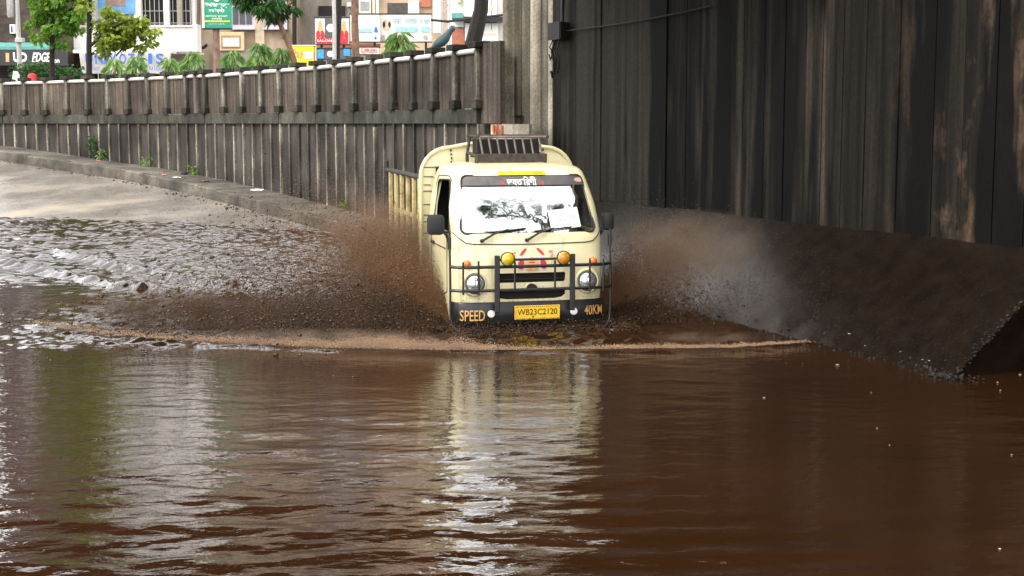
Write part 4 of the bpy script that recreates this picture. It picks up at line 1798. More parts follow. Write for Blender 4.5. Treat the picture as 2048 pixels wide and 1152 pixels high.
# 2 white building with balcony
b2 = tag(empty('balcony_building'), 'white building with solid balcony parapet and grilled windows', 'building')
m = MB(); wbox(m, 142, 396, 1.9, ZB1 - 0.6, 65, 8); m.build('wall', M_wwhite, b2)
bpart('balcony_parapet', M_wwhite, b2, 148, 392, 54, 103, 63.2, 0.25)
bpart('balcony_coping', plain('pinkish_coping', (.62, .50, .47), .7), b2, 160, 386, 50, 54, 63.1, 0.4)
bpart('balcony_end', M_wwhite, b2, 386.5, 393, 48, 103, 63.15, 0.9)
m = MB(); pbox(m, 146, 342, 100, 106, 62.2, 1.0); m.build('canopy_slab', M_wwhite, b2)
bpart('balcony_floor', M_wwhite, b2, 148, 392, 103.2, 107, 63.3, 1.7)
for (x0, x1) in ((281, 327), (337, 354), (363, 380)):
    w_ = bpart('window', M_dark, b2, x0, x1, -62, 52, 64.95, 0.1)
    n = max(2, int((x1 - x0) / 9))
    for k in range(n + 1):
        q = at(x0 + (x1 - x0) * k / n, 0, 64.9)
        z0_, z1_ = at(0, 52, 64.9).z, at(0, -62, 64.9).z
        m = MB(); m.box((q.x, 64.9, (z0_ + z1_) / 2), (.025, .025, z1_ - z0_)); m.build('grille_bar', M_steel, w_)
    for k in range(5):
        q0, q1 = at(x0, -50 + k * 24, 64.88), at(x1, -50 + k * 24, 64.88)
        m = MB(); m.box(((q0.x + q1.x) / 2, 64.88, q0.z), (q1.x - q0.x, .02, .025)); m.build('grille_bar', M_steel, w_)
bpart('pilaster', M_wwhite, b2, 268, 279, -62, 52, 64.6, 0.35)
bpart('pilaster', M_wwhite, b2, 328, 336, -62, 52, 64.7, 0.25)
bpart('pilaster', M_wgrey, b2, 355, 362, -62, 52, 64.7, 0.25)
w_ = bpart('poster', M_poster, b2, 196, 268, -30, 28, 64.5, 0.06)
bpart('poster_figure', plain('poster_brown', (.30, .20, .16), .6, .4, 3), w_, 212, 250, -28, 12, 64.48, 0.02)
us = tag(empty('shop_sign'), 'white shop sign with big blue capital letters behind the weeping plants', 'sign')
m = MB()
a, b_, c_, d_ = at(158, 105, 62), at(341, 105, 62), at(333, 147, 62.3), at(164, 147, 62.3)
m._add([a, b_, c_, d_, a + Vector((0, .2, 0)), b_ + Vector((0, .2, 0)), c_ + Vector((0, .2, 0)), d_ + Vector((0, .2, 0))],
       [(0, 3, 2, 1), (4, 5, 6, 7), (0, 1, 5, 4), (1, 2, 6, 5), (2, 3, 7, 6), (3, 0, 4, 7)])
m.build('board', plain('cream_signboard', (.80, .79, .74), .5, .05), us)
for ch, x0, x1 in (('U', 171, 185), ('N', 191, 205), ('I', 209, 215), ('V', 219, 232), ('O', 239, 252), ('T', 257, 269), ('E', 276, 288), ('I', 297, 304), ('S', 312, 327)):
    btext(ch, M_blue, us, x0, x1, 107, 128, 61.98, 0.02)
btext('LAUNDRY', M_blue, us, 182, 200, 134, 141, 61.98, 0.01)
btext('RATION', M_blue, us, 299, 324, 133, 141, 61.98, 0.01)
m = MB(); wbox(m, 150, 330, 2.1, 4.2, 64.8, 0.22); m.build('shop_front', M_dark, b2)

# 3 tan building with lavender windows
b3 = tag(empty('tan_building'), 'tan rendered building with lavender framed windows behind the green sign', 'building')
m = MB(); wbox(m, 396.5, 598, 1.9, ZB1, 66, 8); m.build('wall', M_wtan, b3)
for x0, x1 in ((462, 508), (528, 572)):
    w_ = bpart('window', M_lav, b3, x0, x1, -62, 56, 65.9, 0.15)
    for k in range(3):
        xa = x0 + 4 + k * (x1 - x0 - 6) / 3
        for y0_, y1_ in ((-58, -22), (-20, 12), (14, 49)):
            bpart('pane', M_pane, w_, xa, xa + (x1 - x0 - 6) / 3 - 3, y0_, y1_, 65.87, 0.05)
    bpart('sill', M_lav, w_, x0 - 2, x1 + 2, 56, 59, 65.7, 0.3)
bpart('pilaster', plain('ochre_render', (.48, .40, .28), .9, .2, 2), b3, 511, 525, -100, 98, 65.8, 0.25)
bpart('base_course', M_wgrey, b3, 440, 585, 98, 130, 65.7, 0.3)
pq = bpart('plaque', M_tan2, b3, 438, 487, 64, 101, 65.6, 0.35)
bpart('plaque_recess', plain('ochre_recess', (.36, .23, .11), .8), pq, 443, 481, 71, 96, 65.57, 0.05)
bpart('plaque_tablet', M_paper, pq, 446, 478, 76, 93, 65.54, 0.05)
m = MB()
m.tube([at(396, 108, 64.6), at(397, 0, 64.6), at(397, -100, 64.6)], .075, 8)
dp = m.build('drainpipe', plain('brown_pipe', (.10, .065, .05), .7), b3, smooth=True)
m = MB()
m.tube([at(381, 91, 64.5), at(386, 95, 64.5), at(398, 97, 64.5), at(408, 95, 64.5), at(414, 89, 64.5)], .07, 7)
m.build('pipe_elbow', M_bark, dp, smooth=True)
m = MB(); m.tube([at(589, 105, 65.7), at(589, -100, 65.7)], .10, 8); m.build('drainpipe', M_bark, b3, smooth=True)

# 4 grey brown building and 5 ochre building to its right
b4 = tag(empty('grey_building'), 'grey brown building with a dark open window above the red poster', 'building')
m = MB(); wbox(m, 599, 742, 1.9, ZB1 - .4, 67, 7); m.build('wall', M_wgrey, b4)
for x0, x1, y0_, y1_ in ((637, 690, 12, 33), (640, 690, -80, -30)):
    w_ = bpart('window', M_dark, b4, x0, x1, y0_, y1_, 66.9, 0.12)
    bpart('sill', M_wgrey, w_, x0 - 2, x1 + 2, y1_, y1_ + 2.5, 66.7, 0.3)
w_ = bpart('window', plain('cream_window', (.66, .62, .55), .7), b4, 718, 741, -60, 27, 66.9, 0.12)
bpart('pane', plain('grey_glass', (.28, .28, .28), .3, .3, 3), w_, 721, 738, 3, 20, 66.86, 0.05)
bpart('pane', MATS['grey_glass'], w_, 721, 738, -55, -3, 66.86, 0.05)
bpart('air_conditioner', M_wwhite, b4, 694, 702, 5, 13, 66.5, 0.5)
b5 = tag(empty('ochre_building'), 'ochre building with white pilasters and dark opening behind the white billboards', 'building')
m = MB(); wbox(m, 743, 884, 1.9, ZB1 - .2, 67.2, 7); m.build('wall', plain('ochre_wall', (.46, .34, .23), .9, .2, 1.5), b5)
for x0, x1 in ((744, 749), (752, 756)):
    bpart('pilaster', plain('cream_pilaster', (.74, .62, .46), .8) if x0 == 744 else M_wwhite, b5, x0, x1, -90, 28, 67, 0.3)
w_ = bpart('window', plain('brown_shutter', (.075, .06, .055), .8, .3, 6), b5, 775, 815, 6, 28, 67.1, 0.15)
bpart('sill', M_wtan, w_, 772, 818, 28, 31, 66.9, 0.35)
bpart('window', M_wwhite, b5, 816, 838, 2, 28, 67.0, 0.25)
bpart('window', M_redbeam, b5, 840, 862, -40, 14, 67.1, 0.15)
bpart('wall_strip', M_wwhite, b5, 866, 880, -80, 66, 66.5, 0.3)

# billboards
def board(label, px0, px1, py0, py1, d, mat):
    e = tag(empty('billboard'), label, 'billboard', 'billboards along the street')
    m = MB(); pbox(m, px0, px1, py0, py1, d, 0.1); m.build('panel', mat, e)
    a, b = at(px0, py1, d), at(px1, py0, d)
    for z in (a.z - .02, b.z + .02):
        m = MB()
        m.box(((a.x + b.x) / 2, d + .04, z), (b.x - a.x + .1, .14, .04))
        m.build('frame', M_signblk, e)
    for x in (a.x + .2, b.x - .2):
        m = MB(); m.bbox(x - .04, x + .04, d + .12, d + .2, ZSTREET, b.z); m.build('leg', M_rust, e)
    return e


def disc(m, px, py, rx, ry, d, n=16):
    c = at(px, py, d)
    k = d / F
    m._add([(c.x + rx * k * math.cos(2 * math.pi * i / n), d, c.z + ry * k * math.sin(2 * math.pi * i / n)) for i in range(n)], [tuple(range(n))])


e = board('red and white poster board with two figures and dark centre', 631, 697, 36, 88, 52, M_paper)
bpart('print_field', plain('dark_grey_print', (.09, .085, .08), .5), e, 650, 682, 36, 76, 51.97, 0.02)
bpart('red_band', M_redp, e, 632, 696, 77, 87, 51.96, 0.02)
btext('SALON', M_paper, e, 634, 664, 79, 84, 51.95, 0.01)
for cx in (640, 688):
    m = MB()
    disc(m, cx, 48, 3.6, 7, 51.965)
    disc(m, cx, 60, 4.5, 10, 51.967)
    m.build('printed_figure', M_skin, e)
    m = MB()
    disc(m, cx - 4, 70, 4, 9, 51.963)
    disc(m, cx + 5, 70, 4, 9, 51.9635)
    m.build('printed_dress', M_redp, e)
m = MB(); disc(m, 661, 56, 8, 8, 51.96); m.build('printed_disc', M_paper, e)
e = board('blank white billboard with faint blue band between two trunks', 701, 759, 29, 83, 52.2, M_paper)
bpart('print_band', M_ltblue, e, 718, 744, 57, 65, 52.17, 0.02)
btext('MEDICAL HALL', M_ink, e, 720, 738, 74, 79, 52.16)
for q_ in ((752, 57, 3, 3, 52.15), (752, 62, 4, 3, 52.155), (751, 76, 2.5, 3, 52.16)):
    m = MB(); disc(m, *q_); m.build('printed_figure', M_blue, e)
e = board('cream billboard with rows of blue Bengali words and blue pictures', 761, 862, 29, 83, 52.4, plain('cream_board', (.80, .78, .68), .5, .06, 3))
for s_, x0, x1 in (('পাকা', 785, 803), ('চশমার', 809, 834), ('দোকান', 839, 860)):
    btext(s_, plain('pale_blue_letter', (.30, .45, .55), .5) if 'pale_blue_letter' not in MATS else MATS['pale_blue_letter'], e, x0, x1, 37, 49, 52.38, 0.02)
for x0, x1, y0_, y1_ in ((791, 835, 54, 64), (842, 860, 53, 64)):
    bpart('blue_print', M_ltblue, e, x0, x1, y0_, y1_, 52.37, 0.02)
m = MB(); disc(m, 773, 50, 7, 11, 52.38); m.build('printed_face', plain('beige_print', (.62, .46, .32), .6), e)
m = MB(); disc(m, 768, 49, 2.5, 6, 52.37); disc(m, 779, 49, 2.5, 6, 52.372); m.build('printed_hair', M_rubber, e)
m = MB(); disc(m, 766, 76, 4, 6, 52.37); disc(m, 851, 75, 5, 4, 52.37); m.build('printed_picture', M_grey, e)
bm_ = tag(empty('stall_beam'), 'red brown beam under the poster boards', 'beam')
bpart('beam', M_redbeam, bm_, 634, 760, 87.5, 95.5, 53, 0.3)
for x in (640, 700, 755):
    m = MB(); wbox(m, x - 3, x + 3, ZSTREET, at(0, 95, 53).z, 53.05, .2); m.build('leg', M_rust, bm_)
e = board('low blue and dark board with a white disc under the red brown beam', 632, 701, 98, 118, 51.5, plain('dark_board', (.10, .095, .09), .6))
bpart('blue_print', plain('bright_blue_print', (.05, .30, .70), .5), e, 635, 648, 99, 117, 51.47, .02)
bpart('blue_print', MATS['bright_blue_print'], e, 687, 700, 97, 112, 51.47, .02)
m = MB(); disc(m, 661, 108, 7, 6, 51.46); m.build('printed_disc', M_paper, e)
e = board('low white board with red capital letters beside the brown trunk', 706, 757, 95, 108, 51.7, M_paper)
btext('SUPPLIERS', M_redp, e, 722, 754, 97.5, 106, 51.68, 0.02)

# lattice pylon, white shop front on the right
ly = tag(empty('lattice_post'), 'grey steel lattice post between the ochre building and white shop', 'post')
q0, q1 = at(884, 0, 50), at(899, 0, 50)
for x in (q0.x, q1.x):
    m = MB(); m.bbox(x - .03, x + .03, 50, 50.06, ZSTREET, 9); m.build('upright', M_steel, ly)
z = ZSTREET
k = 0
while z < 8.8:
    m = MB(); m.tube([(q0.x, 50.03, z), (q1.x, 50.03, z + .3)] if k % 2 == 0 else [(q1.x, 50.03, z), (q0.x, 50.03, z + .3)], .022, 5); m.build('brace', M_steel, ly)
    z += .3
    k += 1
b6 = tag(empty('white_shop'), 'white shop front with dark ledge beside the underpass nose', 'building')
m = MB(); wbox(m, 901, 1080, 1.9, 9.5, 49, 6); m.build('wall', M_wwhite, b6)
bpart('awning', M_teal, b6, 903, 926, 26, 36, 48.0, .9)
bpart('wall_panel', M_paper, b6, 928, 993, -60, 33, 48.6, .3)
bpart('brown_panel', M_tan2, b6, 912, 921, -30, 5, 48.85, .1)
m = MB(); m.tube([at(862, 40, 47.6), at(895, 43, 47.6), at(935, 38, 47.6), at(1006, 30, 47.6)], .045, 6)
tag(m.build('overhead_cable', M_rubber, smooth=True), 'dark sagging cable in front of the white shop', 'cable')
bpart('ledge', M_signblk, b6, 928, 1010, 33.5, 43, 48.2, .7)
bpart('wall_panel', M_paper, b6, 930, 996, 46, 81, 48.5, .3)
btext('SHOES', M_tan2, b6, 967, 993, 67, 72, 48.49, .0)
bpart('brown_panel', M_redbeam, b6, 904, 929, 58, 92, 48.7, .2)
bpart('cream_panel', M_paper, b6, 902, 927, 40, 54, 48.75, .2)
lp = tag(empty('hanging_lamp'), 'small brown lamp hanging on a cord before the white shop', 'lamp')
m = MB(); m.tube([at(983, 60, 47.2), at(983, 25, 47.2)], .012, 5); m.build('cord', M_rubber, lp)
m = MB(); c_ = at(983, 18, 47.2); m.lathe([(.02, -.12), (.05, -.09), (.055, .06), (.02, .10)], c_, 'Z', 10); m.build('lamp_shade', M_tan2, lp, smooth=True)
m = MB(); m.tube([at(983, 12, 47.2), at(983, -40, 47.2)], .012, 5); m.build('hanger', M_rubber, lp)
tp = MB()
tpts = [(864, 96, .03), (872, 90, .08), (882, 84, .115), (890, 77, .105), (896, 69, .075), (901, 61, .06), (906, 56, .07), (910, 54, .03)]
tp.tube([at(a, b, 30.0) for a, b, r in tpts], [r * 1.0 for a, b, r in tpts], 10)
tag(tp.build('tarpaulin', M_tarp, smooth=True), 'dark teal tarpaulin bundle slung above the parapet', 'tarpaulin')

# green bank sign on a post
gs = tag(empty('road_sign', at(431, 200, 42)), 'green signboard with white Bengali lettering on a rusty post', 'sign')
G0 = gs.location.copy(); gs.location = (0, 0, 0)
m = MB(); pbox(m, 407, 461, -42, 56, 42, .16); gb_ = m.build('board', M_green, gs)
m = MB(); pbox(m, 404.5, 406.8, -42, 56, 41.97, .2); m.build('board_edge', M_wwhite, gb_)
m = MB(); pbox(m, 404, 462, 56.2, 58.5, 41.95, .22); m.build('board_edge', M_rubber, gb_)
m = MB(); a = at(424, 57, 42); b_ = at(437.5, 57, 42); m.tube([((a.x + b_.x) / 2, 42.1, ZSTREET - .2), ((a.x + b_.x) / 2, 42.1, a.z)], (b_.x - a.x) / 2, 10); m.build('post', plain('rusty_post', (.20, .12, .095), .8, .4, 5), gs, smooth=True)
btext('ইউনাইটেড ব্যাঙ্ক', M_paper, gb_, 410, 458, 5, 16, 42, .03)
btext('অফ ইন্ডিয়া', M_paper, gb_, 418, 449, 17, 27, 42, .03)
btext('আপনার ব্যাঙ্ক', M_paper, gb_, 411, 456, 31, 35, 42, .01)
btext('কলকাতা', M_paper, gb_, 424, 444, 36, 39.5, 42, .01)
bpart('yellow_line', M_yellowb, gb_, 407, 460, 41.5, 44, 41.985, .012)
btext('UNITED BANK', M_ltblue, gb_, 418, 450, 46, 50, 42, .0)
m = MB()
c_ = at(433.5, -3, 41.985)
m._add([(c_.x + .09 * math.cos(2 * math.pi * k / 20), c_.y, c_.z + .09 * math.sin(2 * math.pi * k / 20)) for k in range(20)], [tuple(range(20))])
m.build('emblem', M_paper, gb_)

# yellow board
ys_ = tag(empty('yellow_sign'), 'yellow board reading Pay in pink by the leaning tree', 'sign')
m = MB(); pbox(m, 577, 629, 92, 132, 40, .08); yb = m.build('board', M_yellowb, ys_)
m = MB(); pbox(m, 628.5, 632, 91, 150, 40.0, .1); m.build('leg', M_tan2, ys_)
m = MB(); pbox(m, 579, 581, 132, 150, 40.02, .06); m.build('leg', M_tan2, ys_)
m = MB(); pbox(m, 576, 632, 90, 91.8, 39.98, .12); m.build('frame', M_wwhite, ys_)
btext('Pay', M_pink, yb, 586, 606, 98, 121, 40, .01)
lb = bpart('white_label', M_paper, yb, 608, 626, 103, 117, 39.98, .015)
btext('OFFER', M_ink, lb, 610, 624, 107, 113, 39.975)

# street lamp with control box
slp = tag(empty('street_lamp'), 'pale grey street lamp post with hanging lamp head and box', 'street lamp')
X0 = at(38.5, 100, 47).x
m = MB(); m.tube([(X0, 47, ZSTREET), (X0, 47, 4.6), (X0 - .03, 47, 9.0)], [.09, .075, .05], 10); m.build('pole', M_steel, slp, smooth=True)
m = MB(); m.bevbox((X0 + .05, 46.95, at(0, 81, 47).z), (.28, .18, .15), .02); m.build('box', M_steel, slp)
m = MB(); c_ = at(22, 8, 47); m.bevbox(c_, (.25, .28, .95), .1); lh = m.build('lamp_head', plain('grey_lamp_head', (.34, .33, .34), .5), slp, smooth=True)
m = MB(); m.tube([at(30, 8, 47), at(38, -15, 47)], .03, 6); m.tube([at(27, 26, 47), at(33, 32, 47), at(38, 30, 47)], .02, 6); m.build('bracket', M_rust, slp)
# pale pole and bare trunks at the fence
pl_ = MB(); X0 = at(669, 60, 37).x
pl_.tube([(X0 - .03, 37, ZSTREET), (X0, 37, 4.6), (X0 - .04, 37, 8.5)], [.055, .05, .045], 8)
tag(pl_.build('utility_pole', M_steel, smooth=True), 'slim pale utility pole beside the dark trunk', 'pole')


# ---- foliage
def leaves(m, c, rad, n, size, droop=0.0, narrow=0.5, rr=None, shell=0.35):
    """n leaf blades (bent quads) through an ellipsoid volume"""
    rr = rr or random
    for k in range(n):
        while True:
            p = Vector((rr.uniform(-1, 1), rr.uniform(-1, 1), rr.uniform(-1, 1)))
            L = p.length
            if 0.05 < L < 1 and rr.random() < shell + L:
                break
        q = Vector(c) + Vector((p.x * rad[0], p.y * rad[1], p.z * rad[2]))
        d = Vector((p.x, p.y, 0)) + Vector((rr.uniform(-.8, .8), rr.uniform(-.8, .8), rr.uniform(-.5, .5) - droop))
        d.normalize()
        sd_ = d.cross(Vector((rr.uniform(-1, 1), rr.uniform(-1, 1), rr.uniform(-.2, 1)))).normalized()
        s = size * rr.uniform(.6, 1.3)
        w = s * narrow * .5
        tip = q + d * s + Vector((0, 0, -s * droop * .5))
        mid = q + d * s * .5
        m._add([q, mid + sd_ * w, tip, mid - sd_ * w], [(0, 1, 2, 3)])


def tree(label, trunk, limbs, clumps, d, leaf_mat, bark, leaf=.16, dens=1.0, name='tree', cat='tree', tz=None, narrow=.6, droop=.3):
    e = tag(empty(name), label, cat, 'street trees behind the parapet')
    m = MB()
    m.tube([at(px, py, d + dy) for px, py, dy, r in trunk], [r for px, py, dy, r in trunk], 8)
    m.build('trunk', bark, e, smooth=True)
    for lb_ in limbs:
        m = MB()
        m.tube([at(px, py, d + dy) for px, py, dy, r in lb_], [r for px, py, dy, r in lb_], 6)
        m.build('branch', bark, e, smooth=True)
    if clumps:
        m = MB()
        k = d / F
        for px, py, rx, ry, n in clumps:
            c = at(px, py, d + random.uniform(-.4, .4))
            leaves(m, c, (rx * k, rx * k * .9, ry * k), int(n * dens), leaf, droop, narrow)
        o = m.build('crown', leaf_mat, e, fix=False)
    return e


def clumpset(x0, x1, y0, y1, n, r, cnt, holes=()):
    out = []
    tries = 0
    while len(out) < n and tries < 999:
        tries += 1
        u, v = random.uniform(-1, 1), random.uniform(-1, 1)
        if u * u + v * v > 1:
            continue
        out.append(((x0 + x1) / 2 + u * (x1 - x0) / 2, (y0 + y1) / 2 + v * (y1 - y0) / 2, r * random.uniform(.6, 1.3), r * random.uniform(.5, 1.0), cnt))
    return out


random.seed(21)
tree('leafy bright green tree in front of the dark brown shop', [(105, 190, 0, .10), (104, 110, 0, .085), (106, 40, 0, .07), (110, -60, 0, .05)],
     [[(104, 80, 0, .05), (80, 45, .3, .035), (65, 25, .4, .02)], [(106, 60, 0, .05), (140, 20, -.2, .035), (160, 0, -.2, .02)]],
     clumpset(62, 178, -75, 62, 34, 17, 105) + clumpset(50, 190, -230, -40, 26, 22, 100) + [(78, 78, 16, 12, 90), (120, 88, 15, 10, 90), (62, 50, 12, 10, 60), (150, 60, 14, 10, 70)], 45, M_leaf, M_bark, .17)
tree('yellow green tree with straight dark trunk before the white building', [(179, 190, 0, .10), (178, 100, 0, .085), (179, 20, 0, .075), (181, -140, 0, .06)],
     [[(178, 95, 0, .05), (215, 60, -.2, .04), (260, 40, -.3, .02)], [(232, 112, -.1, .02), (244, 98, -.2, .03), (252, 80, -.2, .02)]],
     clumpset(120, 240, -230, -40, 22, 22, 90) + clumpset(190, 262, 18, 100, 24, 15, 90) + clumpset(255, 306, 38, 105, 11, 12, 62) + [(205, 105, 14, 10, 70), (285, 42, 12, 12, 70), (172, 10, 16, 20, 70), (165, -30, 20, 20, 80), (190, 50, 12, 14, 60)],
     44, M_leafy, M_bark, .16)
tree('dark green mango like tree leaning on a bent trunk by the yellow sign', [(592, 150, 0, .075), (588, 120, 0, .07), (576, 85, 0, .062), (563, 55, 0, .058), (553, 28, 0, .05), (548, -30, 0, .04)],
     [[(558, 42, 0, .035), (525, 12, 0, .025)], [(575, 80, 0, .02), (562, 76, .1, .012)], [(553, 28, 0, .03), (585, 5, 0, .02)]],
     clumpset(478, 600, -75, 22, 34, 14, 80) + [(495, 14, 10, 8, 50), (530, 26, 12, 8, 70), (560, 30, 12, 9, 70), (588, 18, 10, 8, 50), (545, 38, 7, 5, 30)], 33.5, M_leafd, M_bark2, .17, narrow=.32, droop=.6)
tree('thick black trunk standing beside the pale utility pole', [(674, 150, 0, .085), (674, 95, 0, .08), (677, 40, 0, .08), (678, -80, 0, .075)], [], [], 38, M_leafd, M_bark)
tree('brown barked trunk standing between the two white billboards', [(712, 150, 0, .115), (712, 110, 0, .105), (710, 50, 0, .10), (709, -80, 0, .095)], [], [], 40, M_leafd, M_bark2)
tree('bare dark trunk leaning right in front of the white shop', [(936, 130, 0, .16), (945, 92, 0, .15), (954, 55, 0, .145), (962, 20, 0, .135), (966, -60, 0, .125)], [], [], 27, M_leafd, M_bark)


def weeping(px, top, hw, label, d, mat=M_leafw):
    e = tag(empty('weeping_plant', (0, 0, 0)), label, 'plant', 'weeping mast plants behind the parapet')
    k = d / F
    base = at(px, 200, d)
    zt = at(px, top, d).z
    m = MB(); m.tube([(base.x, d, ZSTREET), (base.x, d, zt - .1)], .03, 6); m.build('stem', M_bark2, e)
    m = MB()
    H = zt - 2.75
    for i in range(int(300 * max(1, hw / 22))):
        u = random.random() ** 1.1
        z = zt - .04 - u * H
        r = hw * k * min(1.0, 0.22 + 1.25 * u ** .6) * random.uniform(.2, 1) ** .5
        a = random.uniform(0, 2 * math.pi)
        out = Vector((math.cos(a), math.sin(a), 0))
        q = Vector((base.x, d, z)) + out * r * .8
        dd = (out * random.uniform(.3, 1.0) + Vector((random.uniform(-.35, .35), random.uniform(-.35, .35), -random.uniform(.35, 1.2)))).normalized()
        s = random.uniform(.18, .34)
        sd_ = dd.cross(Vector((random.uniform(-1, 1), random.uniform(-1, 1), random.uniform(-.3, .3)))).normalized()
        w = s * .12
        mid = q + dd * s * .45 + Vector((0, 0, .025))
        m._add([q, mid + sd_ * w, q + dd * s, mid - sd_ * w], [(0, 1, 2, 3)])
    m.build('foliage', mat, e, fix=False)
    return e


random.seed(5)
for px, top, hw, dd, lab in ((231, 114, 23, 39.5, 'pale weeping plant, first of the drooping row before the white shop sign'), (273, 108, 25, 39.0, 'pale weeping plant covering the middle of the white shop sign'),
                             (343, 112, 20, 37.5, 'weeping plant at the right end of the white shop sign'), (389, 98, 22, 36.5, 'tall narrow weeping plant left of the green sign post'),
                             (468, 98, 25, 35.2, 'low weeping plant below the tan plaque'), (522, 82, 29, 34.5, 'largest weeping plant below the second lavender window'),
                             (566, 92, 24, 33.6, 'weeping plant wrapped around the foot of the leaning tree'), (800, 60, 33, 27.5, 'bright weeping plant in front of the cream billboard')):
    weeping(px, top, hw, lab, dd)
hd = tag(empty('hedge'), 'loose green hedge of shrubs below the EDGE sign', 'hedge')
m = MB()
for k in range(26):
    px_ = random.uniform(38, 158)
    py_ = random.uniform(130, 163) - 10 * math.sin((px_ - 38) / 120 * math.pi) * 0
    leaves(m, at(px_, py_ + random.uniform(0, 8), 46 + random.uniform(-.5, .5)), (.32, .3, .2), 60, .15, .2, .5)
m.build('foliage', M_leafd, hd, fix=False)
for k in range(5):
    m = MB(); q = at(50 + k * 24, 150, 46.2); m.tube([(q.x, 46.2, ZSTREET), (q.x + .1, 46.2, q.z)], .03, 5); m.build('stem', M_bark, hd)

# yellow taxi (only its roof clears the parapet), red bollard, white board
tx = tag(empty('taxi', (at(152, 200, 49).x, 49, ZSTREET)), 'yellow taxi whose roof shows above the left parapet', 'taxi')
m = MB(); m.bevbox((0, 1.6, .62), (1.62, 3.9, .55), .14); m.build('body', M_taxi, tx, smooth=True)
m = MB()
rt = [(-.62, 1.42), (.62, 1.42)]
vs = []
for y_, w_, z_ in ((.75, .74, .88), (1.2, .58, 1.38), (1.4, .56, 1.43), (2.3, .56, 1.43), (2.6, .58, 1.36), (3.0, .72, .9)):
    for k in range(9):
        x_ = -w_ + 2 * w_ * k / 8
        vs.append((x_, y_, z_ - .05 * (abs(x_) / w_) ** 3))
fs = [(j_ * 9 + i_, j_ * 9 + i_ + 1, (j_ + 1) * 9 + i_ + 1, (j_ + 1) * 9 + i_) for j_ in range(5) for i_ in range(8)]
m._add(vs, fs)
m.build('roof', M_taxi, tx, smooth=True)
m = MB(); m._add([(-.62, .76, .92), (.62, .76, .92), (.5, 1.17, 1.36), (-.5, 1.17, 1.36)], [(0, 1, 2, 3)]); m.build('windscreen', M_pane, tx)
for sgn in (-1, 1):
    m = MB(); m._add([(sgn * .735, .95, .92), (sgn * .735, 2.9, .92), (sgn * .59, 2.5, 1.34), (sgn * .59, 1.3, 1.34)], [(0, 1, 2, 3)]); m.build('side_window', M_pane, tx)
    m = MB(); m.lathe([(.09, .02), (.09, -.02), (.06, -.05), (.01, -.06)], (sgn * .58, -.36, .68), 'Y', 14); m.build('headlight', M_chrome, tx)
    for y_ in (.35, 2.9):
        m = MB(); m.lathe([(.2, -.09), (.30, -.08), (.30, .08), (.2, .09)], (sgn * .68, y_, .30), 'X', 18); m.build('wheel', M_rubber, tx)
for sgn in (-.35, .1, .42):
    m = MB(); m.tube([(sgn, 1.3, 1.40), (sgn, 1.3, 1.62)], .012, 5); m.build('roof_rod', M_steel, tx)
rbx = tag(empty('red_bollard', (at(88, 160, 46.3).x, 45.2, ZSTREET)), 'red barrel post behind the left parapet', 'bollard')
m = MB(); m.lathe([(.14, 0), (.14, 1.36), (.12, 1.42), (.03, 1.45)], (0, 0, 0), 'Z', 16); m.build('barrel', M_redp, rbx, smooth=True)
m = MB(); m.lathe([(.145, 1.1), (.145, 1.2)], (0, 0, 0), 'Z', 16); m.build('band', M_wwhite, rbx)
wb = tag(empty('white_board'), 'small cream board leaning at the foot of the street lamp', 'sign')
m = MB(); q = at(31, 151, 45.5); m.box(q, (.16, .03, .26), ry=.15); m.build('panel', M_paper, wb)
m = MB(); m.bbox(q.x - .02, q.x + .02, 45.53, 45.57, ZSTREET, q.z); m.build('leg', M_steel, wb)
wbo = tag(empty('white_bollard', (at(46, 160, 45).x, 44.6, ZSTREET)), 'short white bollard behind the leftmost parapet posts', 'bollard')
m = MB(); m.lathe([(.06, 0), (.06, 1.2), (.035, 1.3), (.04, 1.38), (.01, 1.42)], (0, 0, 0), 'Z', 12); m.build('shaft', M_wwhite, wbo, smooth=True)

# weeds on the pavement and litter
random.seed(9)
for i, (px, py, h, w, lab, n, mt) in enumerate(((192, 316, .62, .16, 'tallest dark weed growing at the wall foot on the left', 130, M_leafd), (207, 319, .30, .12, 'short silvery weed beside the tallest dark weed', 60, M_leafw),
                                            (300, 333, .26, .22, 'spreading pale weed at the wall foot', 70, M_leafw), (388, 340, .22, .10, 'small bright weed sprouting from the wall foot', 40, M_leaf),
                                            (689, 418, .20, .08, 'thin weed at the wall foot nearest the truck', 28, M_leaf))):
    # foot of the wall at that column
    best = min((abs(1024 + F * wp(l, .1).x / wp(l, .1).y - px), l) for l in np.arange(0, 30, .05))[1]
    p = wp(best, .10, zside(best))
    e = tag(empty('weed', p), lab, 'weed', 'weeds along the pavement')
    m = MB()
    for k in range(3):
        m.tube([(0, 0, 0), (random.uniform(-.05, .05), random.uniform(-.03, .03), h * .6), (random.uniform(-.1, .1), 0, h)], .007, 4)
    m.build('stem', M_leafd, e)
    m = MB()
    leaves(m, (0, 0, h * .6), (w, w * .6, h * .5), n, .09, .2, .5)
    m.build('foliage', mt, e, fix=False)


def litter(px, py, r, mat, label, name, flat=.4):
    best = None
    for l in np.arange(-.5, 31, .1):
        for tt in (.3, .6, .85):
            q = wp(l, tt, zside(l) + .01)
            ppx = 1024 + F * q.x / q.y
            ppy = 247 + F * (CZ - q.z) / q.y
            s_ = (ppx - px) ** 2 + (ppy - py) ** 2
            if best is None or s_ < best[0]:
                best = (s_, q)
    m = MB()
    stone(m, (0, 0, r * flat * .5), r)
    for i in range(len(m.v)):
        v = m.v[i]
        m.v[i] = (v[0] * 1.4, v[1], v[2] * flat)
    o = m.build(name, mat, smooth=False)
    o.location = best[1]
    tag(o, label, 'litter', 'litter on the pavement')


